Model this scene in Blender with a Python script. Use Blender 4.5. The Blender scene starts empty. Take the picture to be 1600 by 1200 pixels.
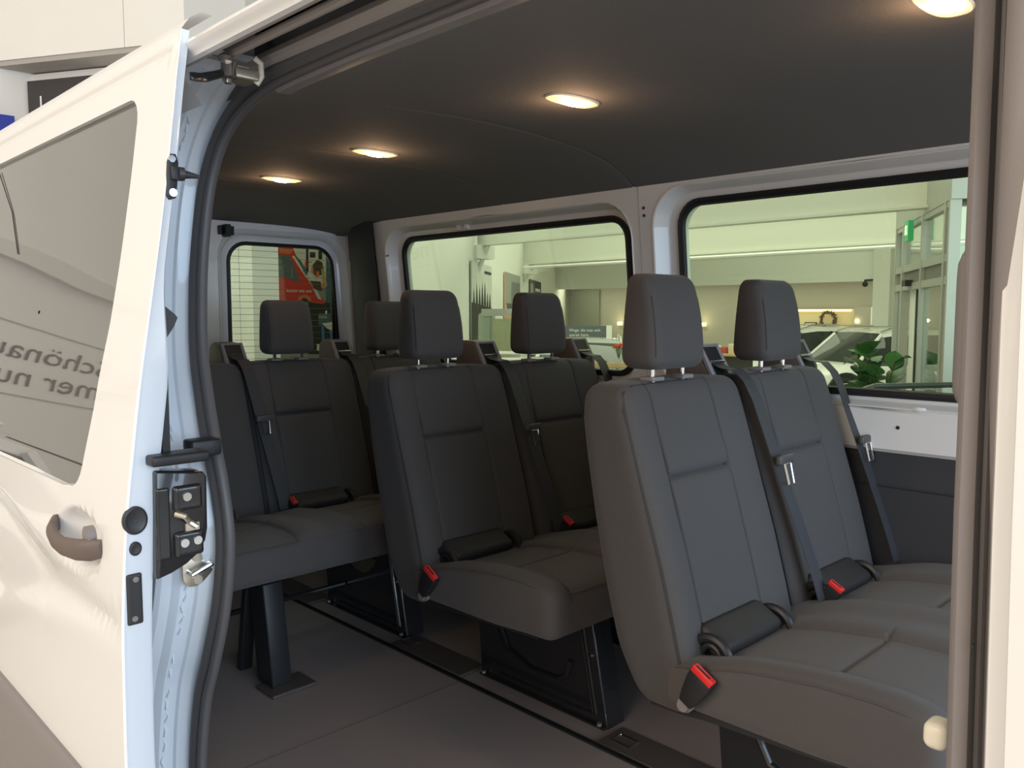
import bpy, bmesh, math, random
from mathutils import Vector, Matrix, noise
from math import pi, sin, cos, radians, exp, sqrt, atan2
random.seed(7)
S = bpy.context.scene
COL = S.collection

# ------------------------------------------------------------------ camera
cam_d = bpy.data.cameras.new('camera'); cam = bpy.data.objects.new('camera', cam_d); COL.objects.link(cam)
YAW, PIT = radians(44.2), radians(4.9)
fw = Vector((-cos(YAW)*cos(PIT), sin(YAW)*cos(PIT), -sin(PIT)))
cam.location = (0, 0, 1.15)
cam.rotation_euler = fw.to_track_quat('-Z', 'Y').to_euler()
cam_d.sensor_width = 36; cam_d.lens = 1305/1600*36
cam_d.clip_start = 0.05; cam_d.clip_end = 200
S.camera = cam
# ------------------------------------------------------------------ world, lights, exposure
W = bpy.data.worlds.new('world'); S.world = W; W.use_nodes = True
bg = W.node_tree.nodes['Background']; bg.inputs[0].default_value = (1.0, 0.91, 0.80, 1); bg.inputs[1].default_value = 0.74
def area(name, loc, tgt, sx, sy, power, color):
    l = bpy.data.lights.new(name, 'AREA'); l.shape = 'RECTANGLE'; l.size = sx; l.size_y = sy; l.energy = power; l.color = color
    o = bpy.data.objects.new(name, l); COL.objects.link(o); o.location = loc
    o.rotation_euler = (Vector(tgt)-Vector(loc)).to_track_quat('-Z', 'Y').to_euler(); return o
area('facade_daylight', (5.2, 0.4, 2.2), (-1.5, 1.0, 0.7), 7.0, 3.4, 420, (0.55, 0.76, 1.0))
area('hall_ceiling_light', (-1.5, -6.5, 4.0), (-1.0, 1.0, 0.5), 7.0, 3.0, 330, (1.0, 0.85, 0.68))
area('hall_ceiling_light', (-7.0, 12.5, 5.2), (-7.0, 12.6, 0), 12.0, 9.0, 640, (1.0, 0.97, 0.90))
area('recess_fill_light', (-14.0, 22.9, 2.2), (-14.0, 22.95, 0), 16.0, 2.0, 260, (1.0, 0.92, 0.80))  # unseen fill lamp, added to brighten the recess under the upper wall
S.view_settings.view_transform = 'Standard'; S.view_settings.look = 'None'
S.view_settings.gamma = 1; S.view_settings.use_curve_mapping = False
S.view_settings.exposure = 0.15

# ------------------------------------------------------------------ materials
def mat(name, col, rough=0.5, metal=0.0, bump=0.0, bscale=200.0, var=0.0, vscale=8.0, coat=0.0, sheen=0.0, ior=1.45, spec=0.5, emit=None, es=0.0):
    m = bpy.data.materials.new(name); m.use_nodes = True
    nt = m.node_tree; b = nt.nodes['Principled BSDF']
    b.inputs['Base Color'].default_value = (*col, 1); b.inputs['Roughness'].default_value = rough
    b.inputs['Metallic'].default_value = metal; b.inputs['IOR'].default_value = ior
    b.inputs['Coat Weight'].default_value = coat; b.inputs['Coat Roughness'].default_value = 0.04
    b.inputs['Sheen Weight'].default_value = sheen; b.inputs['Specular IOR Level'].default_value = spec
    if sheen: b.inputs['Sheen Roughness'].default_value = 0.45
    if emit: b.inputs['Emission Color'].default_value = (*emit, 1); b.inputs['Emission Strength'].default_value = es
    tc = None
    if bump or var: tc = nt.nodes.new('ShaderNodeTexCoord')
    if bump:
        n = nt.nodes.new('ShaderNodeTexNoise'); n.inputs['Scale'].default_value = bscale; n.inputs['Detail'].default_value = 3
        bp = nt.nodes.new('ShaderNodeBump'); bp.inputs['Strength'].default_value = bump; bp.inputs['Distance'].default_value = 0.002
        nt.links.new(tc.outputs['Object'], n.inputs['Vector']); nt.links.new(n.outputs['Fac'], bp.inputs['Height']); nt.links.new(bp.outputs[0], b.inputs['Normal'])
    if var:
        n = nt.nodes.new('ShaderNodeTexNoise'); n.inputs['Scale'].default_value = vscale; n.inputs['Detail'].default_value = 4
        mx = nt.nodes.new('ShaderNodeMix'); mx.data_type = 'RGBA'
        mx.inputs['A'].default_value = (*[c*(1-var) for c in col], 1); mx.inputs['B'].default_value = (*[min(1, c*(1+var)) for c in col], 1)
        nt.links.new(tc.outputs['Object'], n.inputs['Vector']); nt.links.new(n.outputs['Fac'], mx.inputs['Factor']); nt.links.new(mx.outputs['Result'], b.inputs['Base Color'])
    return m
def glass_mat(name, tint, refl=1.0, rough=0.01):
    m = bpy.data.materials.new(name); m.use_nodes = True; nt = m.node_tree; nt.nodes.clear()
    out = nt.nodes.new('ShaderNodeOutputMaterial'); t = nt.nodes.new('ShaderNodeBsdfTransparent'); g = nt.nodes.new('ShaderNodeBsdfGlossy')
    t.inputs[0].default_value = (*tint, 1); g.inputs['Roughness'].default_value = rough
    f = nt.nodes.new('ShaderNodeFresnel'); ge = nt.nodes.new('ShaderNodeNewGeometry'); io = nt.nodes.new('ShaderNodeMath'); io.operation = 'MULTIPLY_ADD'
    io.inputs[1].default_value = 1/1.45-1.45; io.inputs[2].default_value = 1.45  # same reflectance entering and leaving the pane
    nt.links.new(ge.outputs['Backfacing'], io.inputs[0]); nt.links.new(io.outputs[0], f.inputs[0])
    mu = nt.nodes.new('ShaderNodeMath'); mu.operation = 'MULTIPLY'; mu.inputs[1].default_value = refl; mu.use_clamp = True
    mx = nt.nodes.new('ShaderNodeMixShader')
    nt.links.new(f.outputs[0], mu.inputs[0]); nt.links.new(mu.outputs[0], mx.inputs[0]); nt.links.new(t.outputs[0], mx.inputs[1]); nt.links.new(g.outputs[0], mx.inputs[2]); nt.links.new(mx.outputs[0], out.inputs[0])
    return m
M = dict(
 paint=mat('white_paint', (.80, .785, .765), .32, coat=.5),
 jamb=mat('white_jamb_paint', (.82, .85, .89), .28, coat=.6),
 rubber=mat('black_rubber', (.035, .033, .034), .42, bump=.1, bscale=300),
 rubber2=mat('grey_rubber', (.11, .10, .098), .45),
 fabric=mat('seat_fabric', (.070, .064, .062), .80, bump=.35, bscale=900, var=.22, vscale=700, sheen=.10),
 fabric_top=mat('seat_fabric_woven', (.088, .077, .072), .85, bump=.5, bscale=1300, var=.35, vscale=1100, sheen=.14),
 vinyl=mat('black_vinyl', (.034, .031, .030), .52, bump=.1, bscale=400),
 plastic=mat('black_plastic', (.02, .02, .021), .42),
 gplastic=mat('grey_plastic', (.23, .205, .20), .48, bump=.1, bscale=500),
 bplastic=mat('brown_grey_plastic', (.13, .095, .08), .5),
 gloss=mat('gloss_black_steel', (.018, .018, .019), .22, coat=.6),
 belt=mat('belt_webbing', (.045, .045, .05), .55, bump=.3, bscale=900),
 red=mat('red_button', (.75, .03, .03), .35),
 chrome=mat('chrome', (.75, .74, .72), .14, 1.0),
 zinc=mat('zinc_plate', (.66, .58, .46), .3, .85, var=.25, vscale=60),
 liner=mat('headliner_cloth', (.15, .145, .145), .88, bump=.3, bscale=150, var=.06, vscale=260),
 dtrim=mat('dark_trim', (.030, .031, .036), .7, bump=.2, bscale=300),
 vfloor=mat('van_floor_vinyl', (.27, .222, .205), .6, bump=.25, bscale=500, var=.12, vscale=420),
 rail=mat('rail_cover', (.085, .070, .064), .45),
 gseal=mat('glass_seal', (.012, .012, .013), .5),
 tan=mat('shade_toned_housing', (.36, .32, .29), .4),  # tan: shade on the body underside, light on the seal lip, put into colour
 glass=glass_mat('tinted_glass', (.90, .965, .835), 1.0),
 clear=glass_mat('clear_glass', (.93, .97, .95), 1.3),
 dglass=mat('privacy_glass', (.11, .105, .095), .015, spec=.9, ior=1.75),
 wire=mat('heater_wire', (.20, .22, .16), .5),
 wall=mat('hall_wall', (.83, .81, .76), .8, var=.03, vscale=2),
 wallp=mat('poster_wall', (.78, .80, .74), .8, var=.02, vscale=1),
 wallg=mat('grey_wall', (.34, .33, .29), .8, var=.03, vscale=1),
 soffit=mat('soffit_grey', (.42, .39, .36), .7),
 beam=mat('cream_steel', (.70, .71, .64), .55),
 hfloor=mat('hall_floor', (.50, .47, .43), .35, var=.06, vscale=3),
 alu=mat('aluminium_profile', (.50, .50, .48), .4, .4),
 ptext=mat('lettering_grey', (.07, .065, .06), .6),
 dark=mat('dark_panel', (.05, .045, .045), .6),
 carw=mat('car_white', (.82, .82, .80), .2, coat=.8),
 carg=mat('car_window', (.02, .025, .025), .03, spec=.8, ior=1.6),
 tyre=mat('tyre', (.02, .02, .02), .7),
 leaf=mat('leaf_green', (.05, .17, .035), .4, var=.4, vscale=12),
 wood=mat('light_wood', (.55, .38, .2), .5, var=.2, vscale=15),
 warm=mat('lamp_warm', (1, .8, .5), .4, emit=(1, .78, .45), es=2),
 lens=mat('dome_lens', (1, .85, .6), .3, emit=(1.0, .72, .22), es=1.35),
 bulb=mat('dome_bulb', (1, .9, .7), .3, emit=(1.0, .86, .62), es=30),
 green=mat('exit_green', (.05, .5, .2), .4, emit=(.1, .8, .3), es=.08),
 white=mat('plain_white', (.85, .85, .83), .6),
 orange=mat('flower_red', (.75, .09, .03), .6),
 cream=mat('cream_plastic', (.75, .70, .58), .4),
)
def cm(name, col, rough=.6, **k):
    if name not in M: M[name] = mat(name, col, rough, **k)
    return M[name]

# ------------------------------------------------------------------ helpers
class MB:
    def __init__(s): s.v = []; s.f = []; s.m = []
    def add(s, vs, fs, mi=0):
        o = len(s.v); s.v += [tuple(v) for v in vs]; s.f += [tuple(i+o for i in f) for f in fs]; s.m += [mi]*len(fs); return s
    def box(s, x0, x1, y0, y1, z0, z1, mi=0):
        vs = [(x, y, z) for x in (x0, x1) for y in (y0, y1) for z in (z0, z1)]
        return s.add(vs, [(0, 1, 3, 2), (4, 6, 7, 5), (0, 4, 5, 1), (2, 3, 7, 6), (0, 2, 6, 4), (1, 5, 7, 3)], mi)
    def prism(s, poly, axis, a, b, mi=0):
        def P(p, t): return {0: (t, p[0], p[1]), 1: (p[0], t, p[1]), 2: (p[0], p[1], t)}[axis]
        n = len(poly); vs = [P(p, a) for p in poly]+[P(p, b) for p in poly]
        return s.add(vs, [tuple(range(n)), tuple(range(2*n-1, n-1, -1))]+[(i, i+n, (i+1) % n+n, (i+1) % n) for i in range(n)], mi)
    def loft(s, rings, closed=True, cap=False, mi=0):
        n = len(rings[0]); vs = [p for r in rings for p in r]; fs = []
        for k in range(len(rings)-1):
            for i in range(n if closed else n-1):
                j = (i+1) % n; fs.append((k*n+i, k*n+j, (k+1)*n+j, (k+1)*n+i))
        if cap: fs += [tuple(range(n-1, -1, -1)), tuple((len(rings)-1)*n+i for i in range(n))]
        return s.add(vs, fs, mi)
    def tube(s, pts, r, n=8, cap=True, mi=0, closed=False):
        pts = [Vector(p) for p in pts]; rings = []; N = len(pts); prev = None
        for i, p in enumerate(pts):
            if closed: t = pts[(i+1) % N]-pts[i-1]
            else: t = pts[min(i+1, N-1)]-pts[max(i-1, 0)]
            t.normalize()
            a = t.cross(Vector((0, 0, 1))) if prev is None else prev-t*prev.dot(t)
            if a.length < 1e-4: a = t.cross(Vector((1, 0, 0)))
            a.normalize(); prev = a; b = t.cross(a); rr = r[i] if isinstance(r, (list, tuple)) else r
            rings.append([p+(a*cos(2*pi*k/n)+b*sin(2*pi*k/n))*rr for k in range(n)])
        if closed: rings.append(rings[0]); cap = False
        return s.loft(rings, True, cap, mi)
    def disc(s, c, ax, r, h, n=20, mi=0):
        c = Vector(c); ax = Vector(ax).normalized(); return s.tube([c, c+ax*h], r, n, True, mi)
    def sphere(s, c, r, n=12, mi=0, sc=(1, 1, 1)):
        rings = []
        for i in range(n//2+1):
            t = pi*i/(n//2); rings.append([(c[0]+r*sc[0]*sin(t)*cos(2*pi*k/n), c[1]+r*sc[1]*sin(t)*sin(2*pi*k/n), c[2]+r*sc[2]*cos(t)) for k in range(n)])
        return s.loft(rings, True, False, mi)
    def build(s, name, ms, parent=None, smooth=True, bevel=0, ang=35, seg=2):
        me = bpy.data.meshes.new(name); me.from_pydata(s.v, [], s.f)
        if not isinstance(ms, (list, tuple)): ms = [ms]
        for m in ms: me.materials.append(m)
        bm = bmesh.new(); bm.from_mesh(me)
        for f, mi in zip(bm.faces, s.m): f.material_index = mi; f.smooth = smooth
        bmesh.ops.remove_doubles(bm, verts=bm.verts, dist=1e-6)
        bmesh.ops.recalc_face_normals(bm, faces=bm.faces)
        if smooth:
            for e in bm.edges:
                if len(e.link_faces) == 2 and e.calc_face_angle(0) > radians(ang): e.smooth = False
        bm.to_mesh(me); bm.free()
        o = bpy.data.objects.new(name, me); COL.objects.link(o)
        if parent: o.parent = parent
        if name in SPLIT: return split(o, bevel)
        if bevel:
            b = o.modifiers.new('bevel', 'BEVEL'); b.width = bevel; b.segments = seg; b.limit_method = 'ANGLE'; b.angle_limit = radians(30)
            if smooth:
                for e in me.edges: e.use_edge_sharp = False
                b.harden_normals = False
        return o
SPLIT = {'rail_cover', 'cover_clip', 'fixing_hole', 'pressed_lug', 'heater_line', 'post_sleeve', 'headrest_post', 'bolt', 'screw', 'trim_clip', 'stem', 'stand', 'pressed_rib', 'door_catch', 'roller', 'guide_rod', 'blossom', 'flange', 'headrest_post', 'pin'}
def split(o, bevel=0):
    """one object per loose piece, all siblings of the same name"""
    bm = bmesh.new(); bm.from_mesh(o.data); seen = set(); groups = []
    for v in bm.verts:
        if v in seen: continue
        st_, comp = [v], set(); seen.add(v)
        while st_:
            a = st_.pop(); comp.add(a)
            for e in a.link_edges:
                b = e.other_vert(a)
                if b not in seen: seen.add(b); st_.append(b)
        groups.append(comp)
    for k, comp in enumerate(groups):
        idx = {v: i for i, v in enumerate(comp)}; me = bpy.data.meshes.new(o.name)
        fs = [f for f in bm.faces if f.verts[0] in idx]
        me.from_pydata([v.co[:] for v in comp], [], [[idx[v] for v in f.verts] for f in fs])
        for m in o.data.materials: me.materials.append(m)
        me.polygons.foreach_set('use_smooth', [f.smooth for f in fs])
        if k == 0: first = me; continue
        c = bpy.data.objects.new(o.name, me); COL.objects.link(c); c.parent = o.parent; EXTRA.setdefault(o, []).append(c)
    bm.free(); o.data = first
    for c in [o]+EXTRA.get(o, []):
        c.data.set_sharp_from_angle(angle=radians(35))
        if bevel: b = c.modifiers.new('bevel', 'BEVEL'); b.width = bevel; b.segments = 2
    return o
EXTRA = {}
def softbox(xs, ys, zs, r, fn=None, mi=0):
    """closed box on a lattice, edges rounded by r, then warped by fn"""
    lo = Vector((xs[0], ys[0], zs[0])); hi = Vector((xs[-1], ys[-1], zs[-1])); r = min(r, *[(hi[i]-lo[i])/2-1e-5 for i in range(3)])
    ids = {}; vs = []; fs = []; nx, ny, nz = len(xs)-1, len(ys)-1, len(zs)-1
    def vid(i, j, k):
        if (i, j, k) in ids: return ids[(i, j, k)]
        p = Vector((xs[i], ys[j], zs[k])); c = Vector([min(max(p[a], lo[a]+r), hi[a]-r) for a in range(3)]); d = p-c
        if d.length > 1e-9: p = c+d.normalized()*r
        ids[(i, j, k)] = len(vs); vs.append(fn(p) if fn else p); return ids[(i, j, k)]
    for j in range(ny):
        for k in range(nz):
            for i, fl in ((0, 0), (nx, 1)):
                q = [vid(i, j, k), vid(i, j+1, k), vid(i, j+1, k+1), vid(i, j, k+1)]; fs.append(tuple(q if fl else q[::-1]))
    for i in range(nx):
        for k in range(nz):
            for j, fl in ((0, 1), (ny, 0)):
                q = [vid(i, j, k), vid(i+1, j, k), vid(i+1, j, k+1), vid(i, j, k+1)]; fs.append(tuple(q if fl else q[::-1]))
    for i in range(nx):
        for j in range(ny):
            for k, fl in ((0, 0), (nz, 1)):
                q = [vid(i, j, k), vid(i+1, j, k), vid(i+1, j+1, k), vid(i, j+1, k)]; fs.append(tuple(q if fl else q[::-1]))
    return MB().add(vs, fs, mi)
def ax(a, b, n, r=0, m=5, extra=()):
    """lattice coordinates: dense in the rounded edges, and at extra seam positions"""
    s = set()
    for i in range(n+1): s.add(round(a+r+(b-a-2*r)*i/n, 6))
    if r:
        for i in range(m): t = r*(1-cos(pi/2*i/m)); s.add(round(a+t, 6)); s.add(round(b-t, 6))
    for e in extra:
        for d in (-.009, -.006, -.004, -.002, 0, .002, .004, .006, .009): s.add(round(e+d, 6))
    l = sorted(v for v in s if a-1e-6 <= v <= b+1e-6); out = [l[0]]
    for v in l[1:]:
        if v-out[-1] > 1e-3: out.append(v)
    out[-1] = b; return out
def lerp(tab, z):
    if z <= tab[0][0]: return tab[0][1]
    for (a, u), (b, v) in zip(tab, tab[1:]):
        if z <= b: t = (z-a)/(b-a); return u+(v-u)*t
    return tab[-1][1]
def smooth_tab(tab, z, w=.03): return (lerp(tab, z-w)+2*lerp(tab, z-w/2)+2*lerp(tab, z)+2*lerp(tab, z+w/2)+lerp(tab, z+w))/8
def g(d, w): return exp(-(d/w)**2)
def sstep(a, b, x): t = min(1, max(0, (x-a)/(b-a))); return t*t*(3-2*t)
def rrect(x0, x1, z0, z1, r, n=6, per=8):
    """rounded rectangle outline, counter-clockwise, constant point count"""
    pts = []
    for cx, cz, a0 in ((x1-r, z1-r, 0), (x0+r, z1-r, 90), (x0+r, z0+r, 180), (x1-r, z0+r, 270)):
        for i in range(n+1): a = radians(a0+90*i/n); pts.append((cx+r*cos(a), cz+r*sin(a)))
    out = []; N = len(pts)
    for i in range(N):
        p, q = pts[i], pts[(i+1) % N]; out.append(p)
        if (i+1) % (n+1) == 0:
            for k in range(1, per): t = k/per; out.append((p[0]+(q[0]-p[0])*t, p[1]+(q[1]-p[1])*t))
    return out
def outer_match(loop, x0, x1, z0, z1, c=None):
    """points on a rectangle matched to loop points by index (corners land on corners)"""
    n = len(loop); cx = sum(p[0] for p in loop)/n; cz = sum(p[1] for p in loop)/n; out = []
    lx0, lx1 = min(p[0] for p in loop), max(p[0] for p in loop); lz0, lz1 = min(p[1] for p in loop), max(p[1] for p in loop)
    for (x, z) in loop:
        u = (x-lx0)/(lx1-lx0)*2-1; v = (z-lz0)/(lz1-lz0)*2-1; m = max(abs(u), abs(v)); u /= m; v /= m
        out.append((x0+(u+1)/2*(x1-x0), z0+(v+1)/2*(z1-z0)))
    # snap nearest to exact corners
    for X in (x0, x1):
        for Z in (z0, z1):
            k = min(range(n), key=lambda i: (out[i][0]-X)**2+(out[i][1]-Z)**2); out[k] = (X, Z)
    return out
def mix2(a, b, t): return [(p[0]+(q[0]-p[0])*t, p[1]+(q[1]-p[1])*t) for p, q in zip(a, b)]
def empty(name, loc, rz=0):
    o = bpy.data.objects.new(name, None); COL.objects.link(o); o.location = loc; o.rotation_euler = (0, 0, rz); o.empty_display_size = .1; return o
def tag(o, label=None, cat=None, group=None, kind=None):
    if label: o['label'] = label
    if cat: o['category'] = cat
    if group: o['group'] = group
    if kind: o['kind'] = kind
    return o
def copy_tree(o, parent=None):
    c = o.copy(); COL.objects.link(c); c.parent = parent
    for ch in list(o.children): copy_tree(ch, c)
    return c
def text_mesh(body, size, m, name, parent=None, ext=.002, space=1.0, align='LEFT'):
    cu = bpy.data.curves.new(name, 'FONT'); cu.body = body; cu.size = size; cu.extrude = ext; cu.space_character = space; cu.align_x = align; cu.resolution_u = 3
    t = bpy.data.objects.new(name+'_tmp', cu); COL.objects.link(t); bpy.context.view_layer.update()
    me = bpy.data.meshes.new_from_object(t.evaluated_get(bpy.context.evaluated_depsgraph_get())); bpy.data.objects.remove(t)
    me.name = name; me.materials.clear(); me.materials.append(m)
    o = bpy.data.objects.new(name, me); COL.objects.link(o)
    if parent: o.parent = parent
    return o

# ================================================================== THE HALL
FZ = -0.75
def wallbox(name, p, q, z0, z1, th, m, kind='structure'):
    p = Vector(p); q = Vector(q); d = (q-p).normalized(); n = Vector((-d.y, d.x))*th
    o = MB().prism([tuple(p), tuple(q), tuple(q+n), tuple(p+n)], 2, z0, z1).build(name, m, smooth=False); o['kind'] = kind; return o
fl = MB().box(-32, 14, -12, 32, FZ-.1, FZ).build('floor', M['hfloor'], smooth=False); fl['kind'] = 'structure'
wallbox('wall_left', (-8, -9), (-8, 4.38), FZ, 8.5, .2, M['wall'])
wallbox('wall_mural', (-10.6, 3.0), (-10.6, 9.5), FZ, 8.5, .2, M['wall'])
PW0 = Vector((-7.0, 4.72)); PWD = Vector((-cos(radians(52.6)), sin(radians(52.6))))
wallbox('wall_posters', PW0, PW0+PWD*24.5, FZ, 8.5, .2, M['wallp'])
wallbox('wall_back', (-24, 21.0), (14, 21.0), 1.93, 9, .3, M['wallp'])
wallbox('wall_recess', (-24, 24.5), (14, 24.5), FZ, 3, .2, M['wallg'])
ce = MB().box(-24, 14, 21.3, 24.5, 2.3, 2.5).build('ceiling', M['wallg'], smooth=False); ce['kind'] = 'structure'
BD = Vector((.871, .491)); BN = Vector((-.491, .871)); B0 = Vector((-7.9, 1.9))
def bpoint(s, n): p = B0+BD*s+BN*n; return (p.x, p.y)
def oblong(s0, s1, n0, n1, z0, z1, mb=None):
    return (mb or MB()).prism([bpoint(s0, n0), bpoint(s1, n0), bpoint(s1, n1), bpoint(s0, n1)], 2, z0, z1)
for nm, a, m in (('wall_bulkhead', (-.1, 1.2, 0, .8, 3.19, 8.5), 'wall'), ('wall_bulkhead', (1.206, 1.75, 0, .8, 3.19, 8.5), 'wall'),
                 ('ceiling_soffit', (-.1, 1.75, .01, .8, 3.15, 3.188), 'soffit'), ('wall_under_soffit', (.03, 1.75, .25, .8, FZ, 3.14), 'wall'),
                 ('trim_column', (1.756, 1.80, .3, .7, FZ, 3.14), 'wall')):
    o = oblong(*a).build(nm, M[m], smooth=False); o['kind'] = 'structure'
sp = tag(oblong(.05, .75, .19, .25, 2.35, 3.07).build('sign_panel', M['dark'], smooth=False), 'dark overhead sign panel with a pale letter L, left of the van', 'sign')
L = text_mesh('L', .16, M['white'], 'lettering', sp); p = bpoint(.17, .184); L.location = (p[0], p[1], 2.83); L.rotation_euler = (pi/2, 0, atan2(.491, .871))
bb = tag(MB().box(-8.0, -7.9, 1.3, 1.97, 2.45, 2.76).build('blue_sign', cm('sign_blue', (.03, .05, .35))), 'small blue sign board high on the wall at far left', 'sign')
# wall lettering seen mirrored in the sliding door glass, with ledge above
led = MB().box(-8.0, -7.86, -6, .9, 2.0, 2.12).build('trim_ledge', M['beam'], smooth=False); led['kind'] = 'structure'
for z in (1.56, .84):
    o = MB().box(-8.0, -7.99, -6, .9, z, z+.012).build('trim_line', M['soffit'], smooth=False); o['kind'] = 'structure'
wl = tag(empty('wall_lettering', (-7.99, -1.66, 1.2)), 'grey lettering on the pale wall, seen mirrored in the sliding door glass', 'lettering')
for body, z, y, size in (('Schönau', 1.235, -1.74, .30), ('Immer nu', .945, -2.02, .30)):
    t = text_mesh(body, size, M['ptext'], 'text_line', wl, space=1.0); t.rotation_euler = (pi/2, 0, pi/2); t.location = (0, y+1.66, z-1.2)
em = MB(); em.tube([(0, .16*cos(a), .16*sin(a)) for a in [2*pi*k/32 for k in range(32)]], .008, 6, closed=True)
for a in (90, 210, 330): em.add([(0, .03*cos(radians(a+60)), .03*sin(radians(a+60))), (0, .03*cos(radians(a-60)), .03*sin(radians(a-60))), (0, .155*cos(radians(a)), .155*sin(radians(a))), (.02, 0, 0)], [(0, 2, 3), (1, 3, 2), (0, 3, 1), (0, 1, 2)])
e_ = tag(em.build('wall_emblem', M['soffit']), 'three-pointed star in a ring mounted on the wall beside the mirrored lettering', 'emblem'); e_.location = (-7.97, -2.0, 1.22)
# steel beams with knee braces
for i, (y, zb, x0) in enumerate(((9.6, 2.27, -10.75), (14.4, 2.29, -14.4))):
    mb = MB().box(x0, 9, y-.09, y+.09, zb, zb+.03).box(x0, 9, y-.02, y+.02, zb+.03, zb+.62).box(x0, 9, y-.09, y+.09, zb+.62, zb+.66)
    mb.tube([(x0+.05, y, zb-.42), (x0+.30, y, zb)], .04, 6)
    mb.box(x0, x0+.25, y-.2, y+.2, zb-.22, zb)
    o = mb.build('trim_beam', M['beam'], smooth=False); o['kind'] = 'structure'
for y, z in ((8.2, 3.3), (12.0, 3.6), (16.5, 3.4), (11, 4.5)):
    o = MB().tube([(-24 if y > 12 else -9.5, y, z), (9, y+1.0, z)], .05, 6).build('trim_pipe', M['beam']); o['kind'] = 'structure'
o = MB().tube([(-14, 14.0, 2.2), (9, 14.0, 2.24)], .035, 6).build('trim_pipe', M['white']); o['kind'] = 'structure'
o = MB().prism([(-24, 21), (14, 21), (14, 6), (-5, 6), (-24, 16)], 2, 5.3, 5.4).build('ceiling', M['wallp'], smooth=False); o['kind'] = 'structure'
o = MB().box(-24, 14, 20.9, 21.0, 2.72, 2.8).build('trim_fascia', M['beam'], smooth=False); o['kind'] = 'structure'
o = MB().box(-8.6, -8.2, 20.7, 21.2, FZ, 5).build('trim_column', M['beam'], smooth=False); o['kind'] = 'structure'
def on_pw(s, z, off=.015): p = PW0+PWD*s; n = Vector((PWD.y, -PWD.x)); n = n if n.dot(-p) > 0 else -n; q = p+n*off; return Vector((q.x, q.y, z))
def flat_art(name, P, shapes, thick, base_m, parent=None):
    """printed board: P(u, v, off) -> point; shapes = (material, polygon in u,v 0..1)"""
    mb = MB(); q = [(0, 0), (1, 0), (1, 1), (0, 1)]
    mb.add([P(u, v, 0) for u, v in q]+[P(u, v, thick) for u, v in q], [(0, 1, 2, 3), (4, 5, 6, 7), (0, 4, 5, 1), (1, 5, 6, 2), (2, 6, 7, 3), (3, 7, 4, 0)])
    ms = [base_m]
    for k, (m, poly) in enumerate(shapes):
        if m not in ms: ms.append(m)
        n = len(poly); mb.add([P(u, v, thick+.0015+.0006*k) for u, v in poly], [tuple(range(n))], ms.index(m))
    return mb.build(name, ms, parent, smooth=False)
def pw_board(s0, s1, z0, z1):
    return lambda u, v, off: on_pw(s0+(s1-s0)*u, z0+(z1-z0)*v, .02+off)
rg = random.Random(3)
def tree(cx, b, t, w): return [(cx-w, b), (cx-w*.5, b+(t-b)*.4), (cx-w*.8, b+(t-b)*.42), (cx, t), (cx+w*.8, b+(t-b)*.42), (cx+w*.5, b+(t-b)*.4), (cx+w, b)]
ink = cm('print_black', (.03, .035, .03)); gr = cm('print_grey', (.30, .31, .28)); lg = cm('print_light', (.62, .63, .58)); och = cm('print_ochre', (.36, .28, .10)); sal = cm('print_salmon', (.66, .36, .22)); gry2 = cm('print_steel', (.12, .14, .15))
sh = [(lg, [(0, .6), (1, .6), (1, 1), (0, 1)]), (och, [(0, 0), (.6, 0), (.9, .25), (.5, .42), (0, .42)]), (ink, [(0, .42), (1, .35), (1, .66), (0, .7)])]
for k in range(7): sh.append((ink, tree(.1+.13*k, .55, .78+.14*rg.random(), .07)))
sh += [(gr, [(.28, .46), (.35, .56), (.62, .58), (.78, .5), (.8, .42), (.4, .38)]), (lg, [(.34, .5), (.4, .55), (.6, .56), (.66, .49)]), (ink, [(.55, .0), (1, 0), (1, .3), (.75, .25)]), (ink, [(.6, .93), (.95, .93), (.95, .95), (.6, .95)])]
tag(flat_art('wall_poster', pw_board(5.45, 7.4, -.25, 1.99), sh, .02, gr), 'tall forest poster with a pale van on the wall, nearest of the three', 'poster', 'tall posters on the showroom wall')
sh = [(gr, [(0, .72), (1, .70), (1, 1), (0, 1)]), (gry2, [(.35, .72), (1, .7), (1, .93), (.4, .93)]), (ink, [(.1, .66), (1, .63), (1, .72), (.1, .74)]),
      (ink, [(.45, .3), (.5, .62), (.62, .68), (.78, .6), (.85, .4), (.8, .28), (.62, .18)]), (gr, [(.6, .42), (.6, .5), (.75, .5), (.75, .42)]), (och, [(0, .45), (.3, .5), (.1, .62), (0, .6)])]
tag(flat_art('wall_poster', pw_board(9.0, 11.25, -.45, 1.98), sh, .02, sal), 'salmon poster with a dark shape, second along the showroom wall', 'poster', 'tall posters on the showroom wall')
sh = [(gr, [(.05, .1), (.25, .1), (.25, .95), (.05, .95)]), (lg, [(.45, .86), (.9, .86), (.9, .9), (.45, .9)]), (gry2, [(.3, .3), (.9, .3), (.8, .7), (.4, .75)])]
tag(flat_art('wall_poster', pw_board(13.1, 15.6, 0, 1.99), sh, .02, ink), 'dark grey poster farthest along the showroom wall', 'poster', 'tall posters on the showroom wall')
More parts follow.
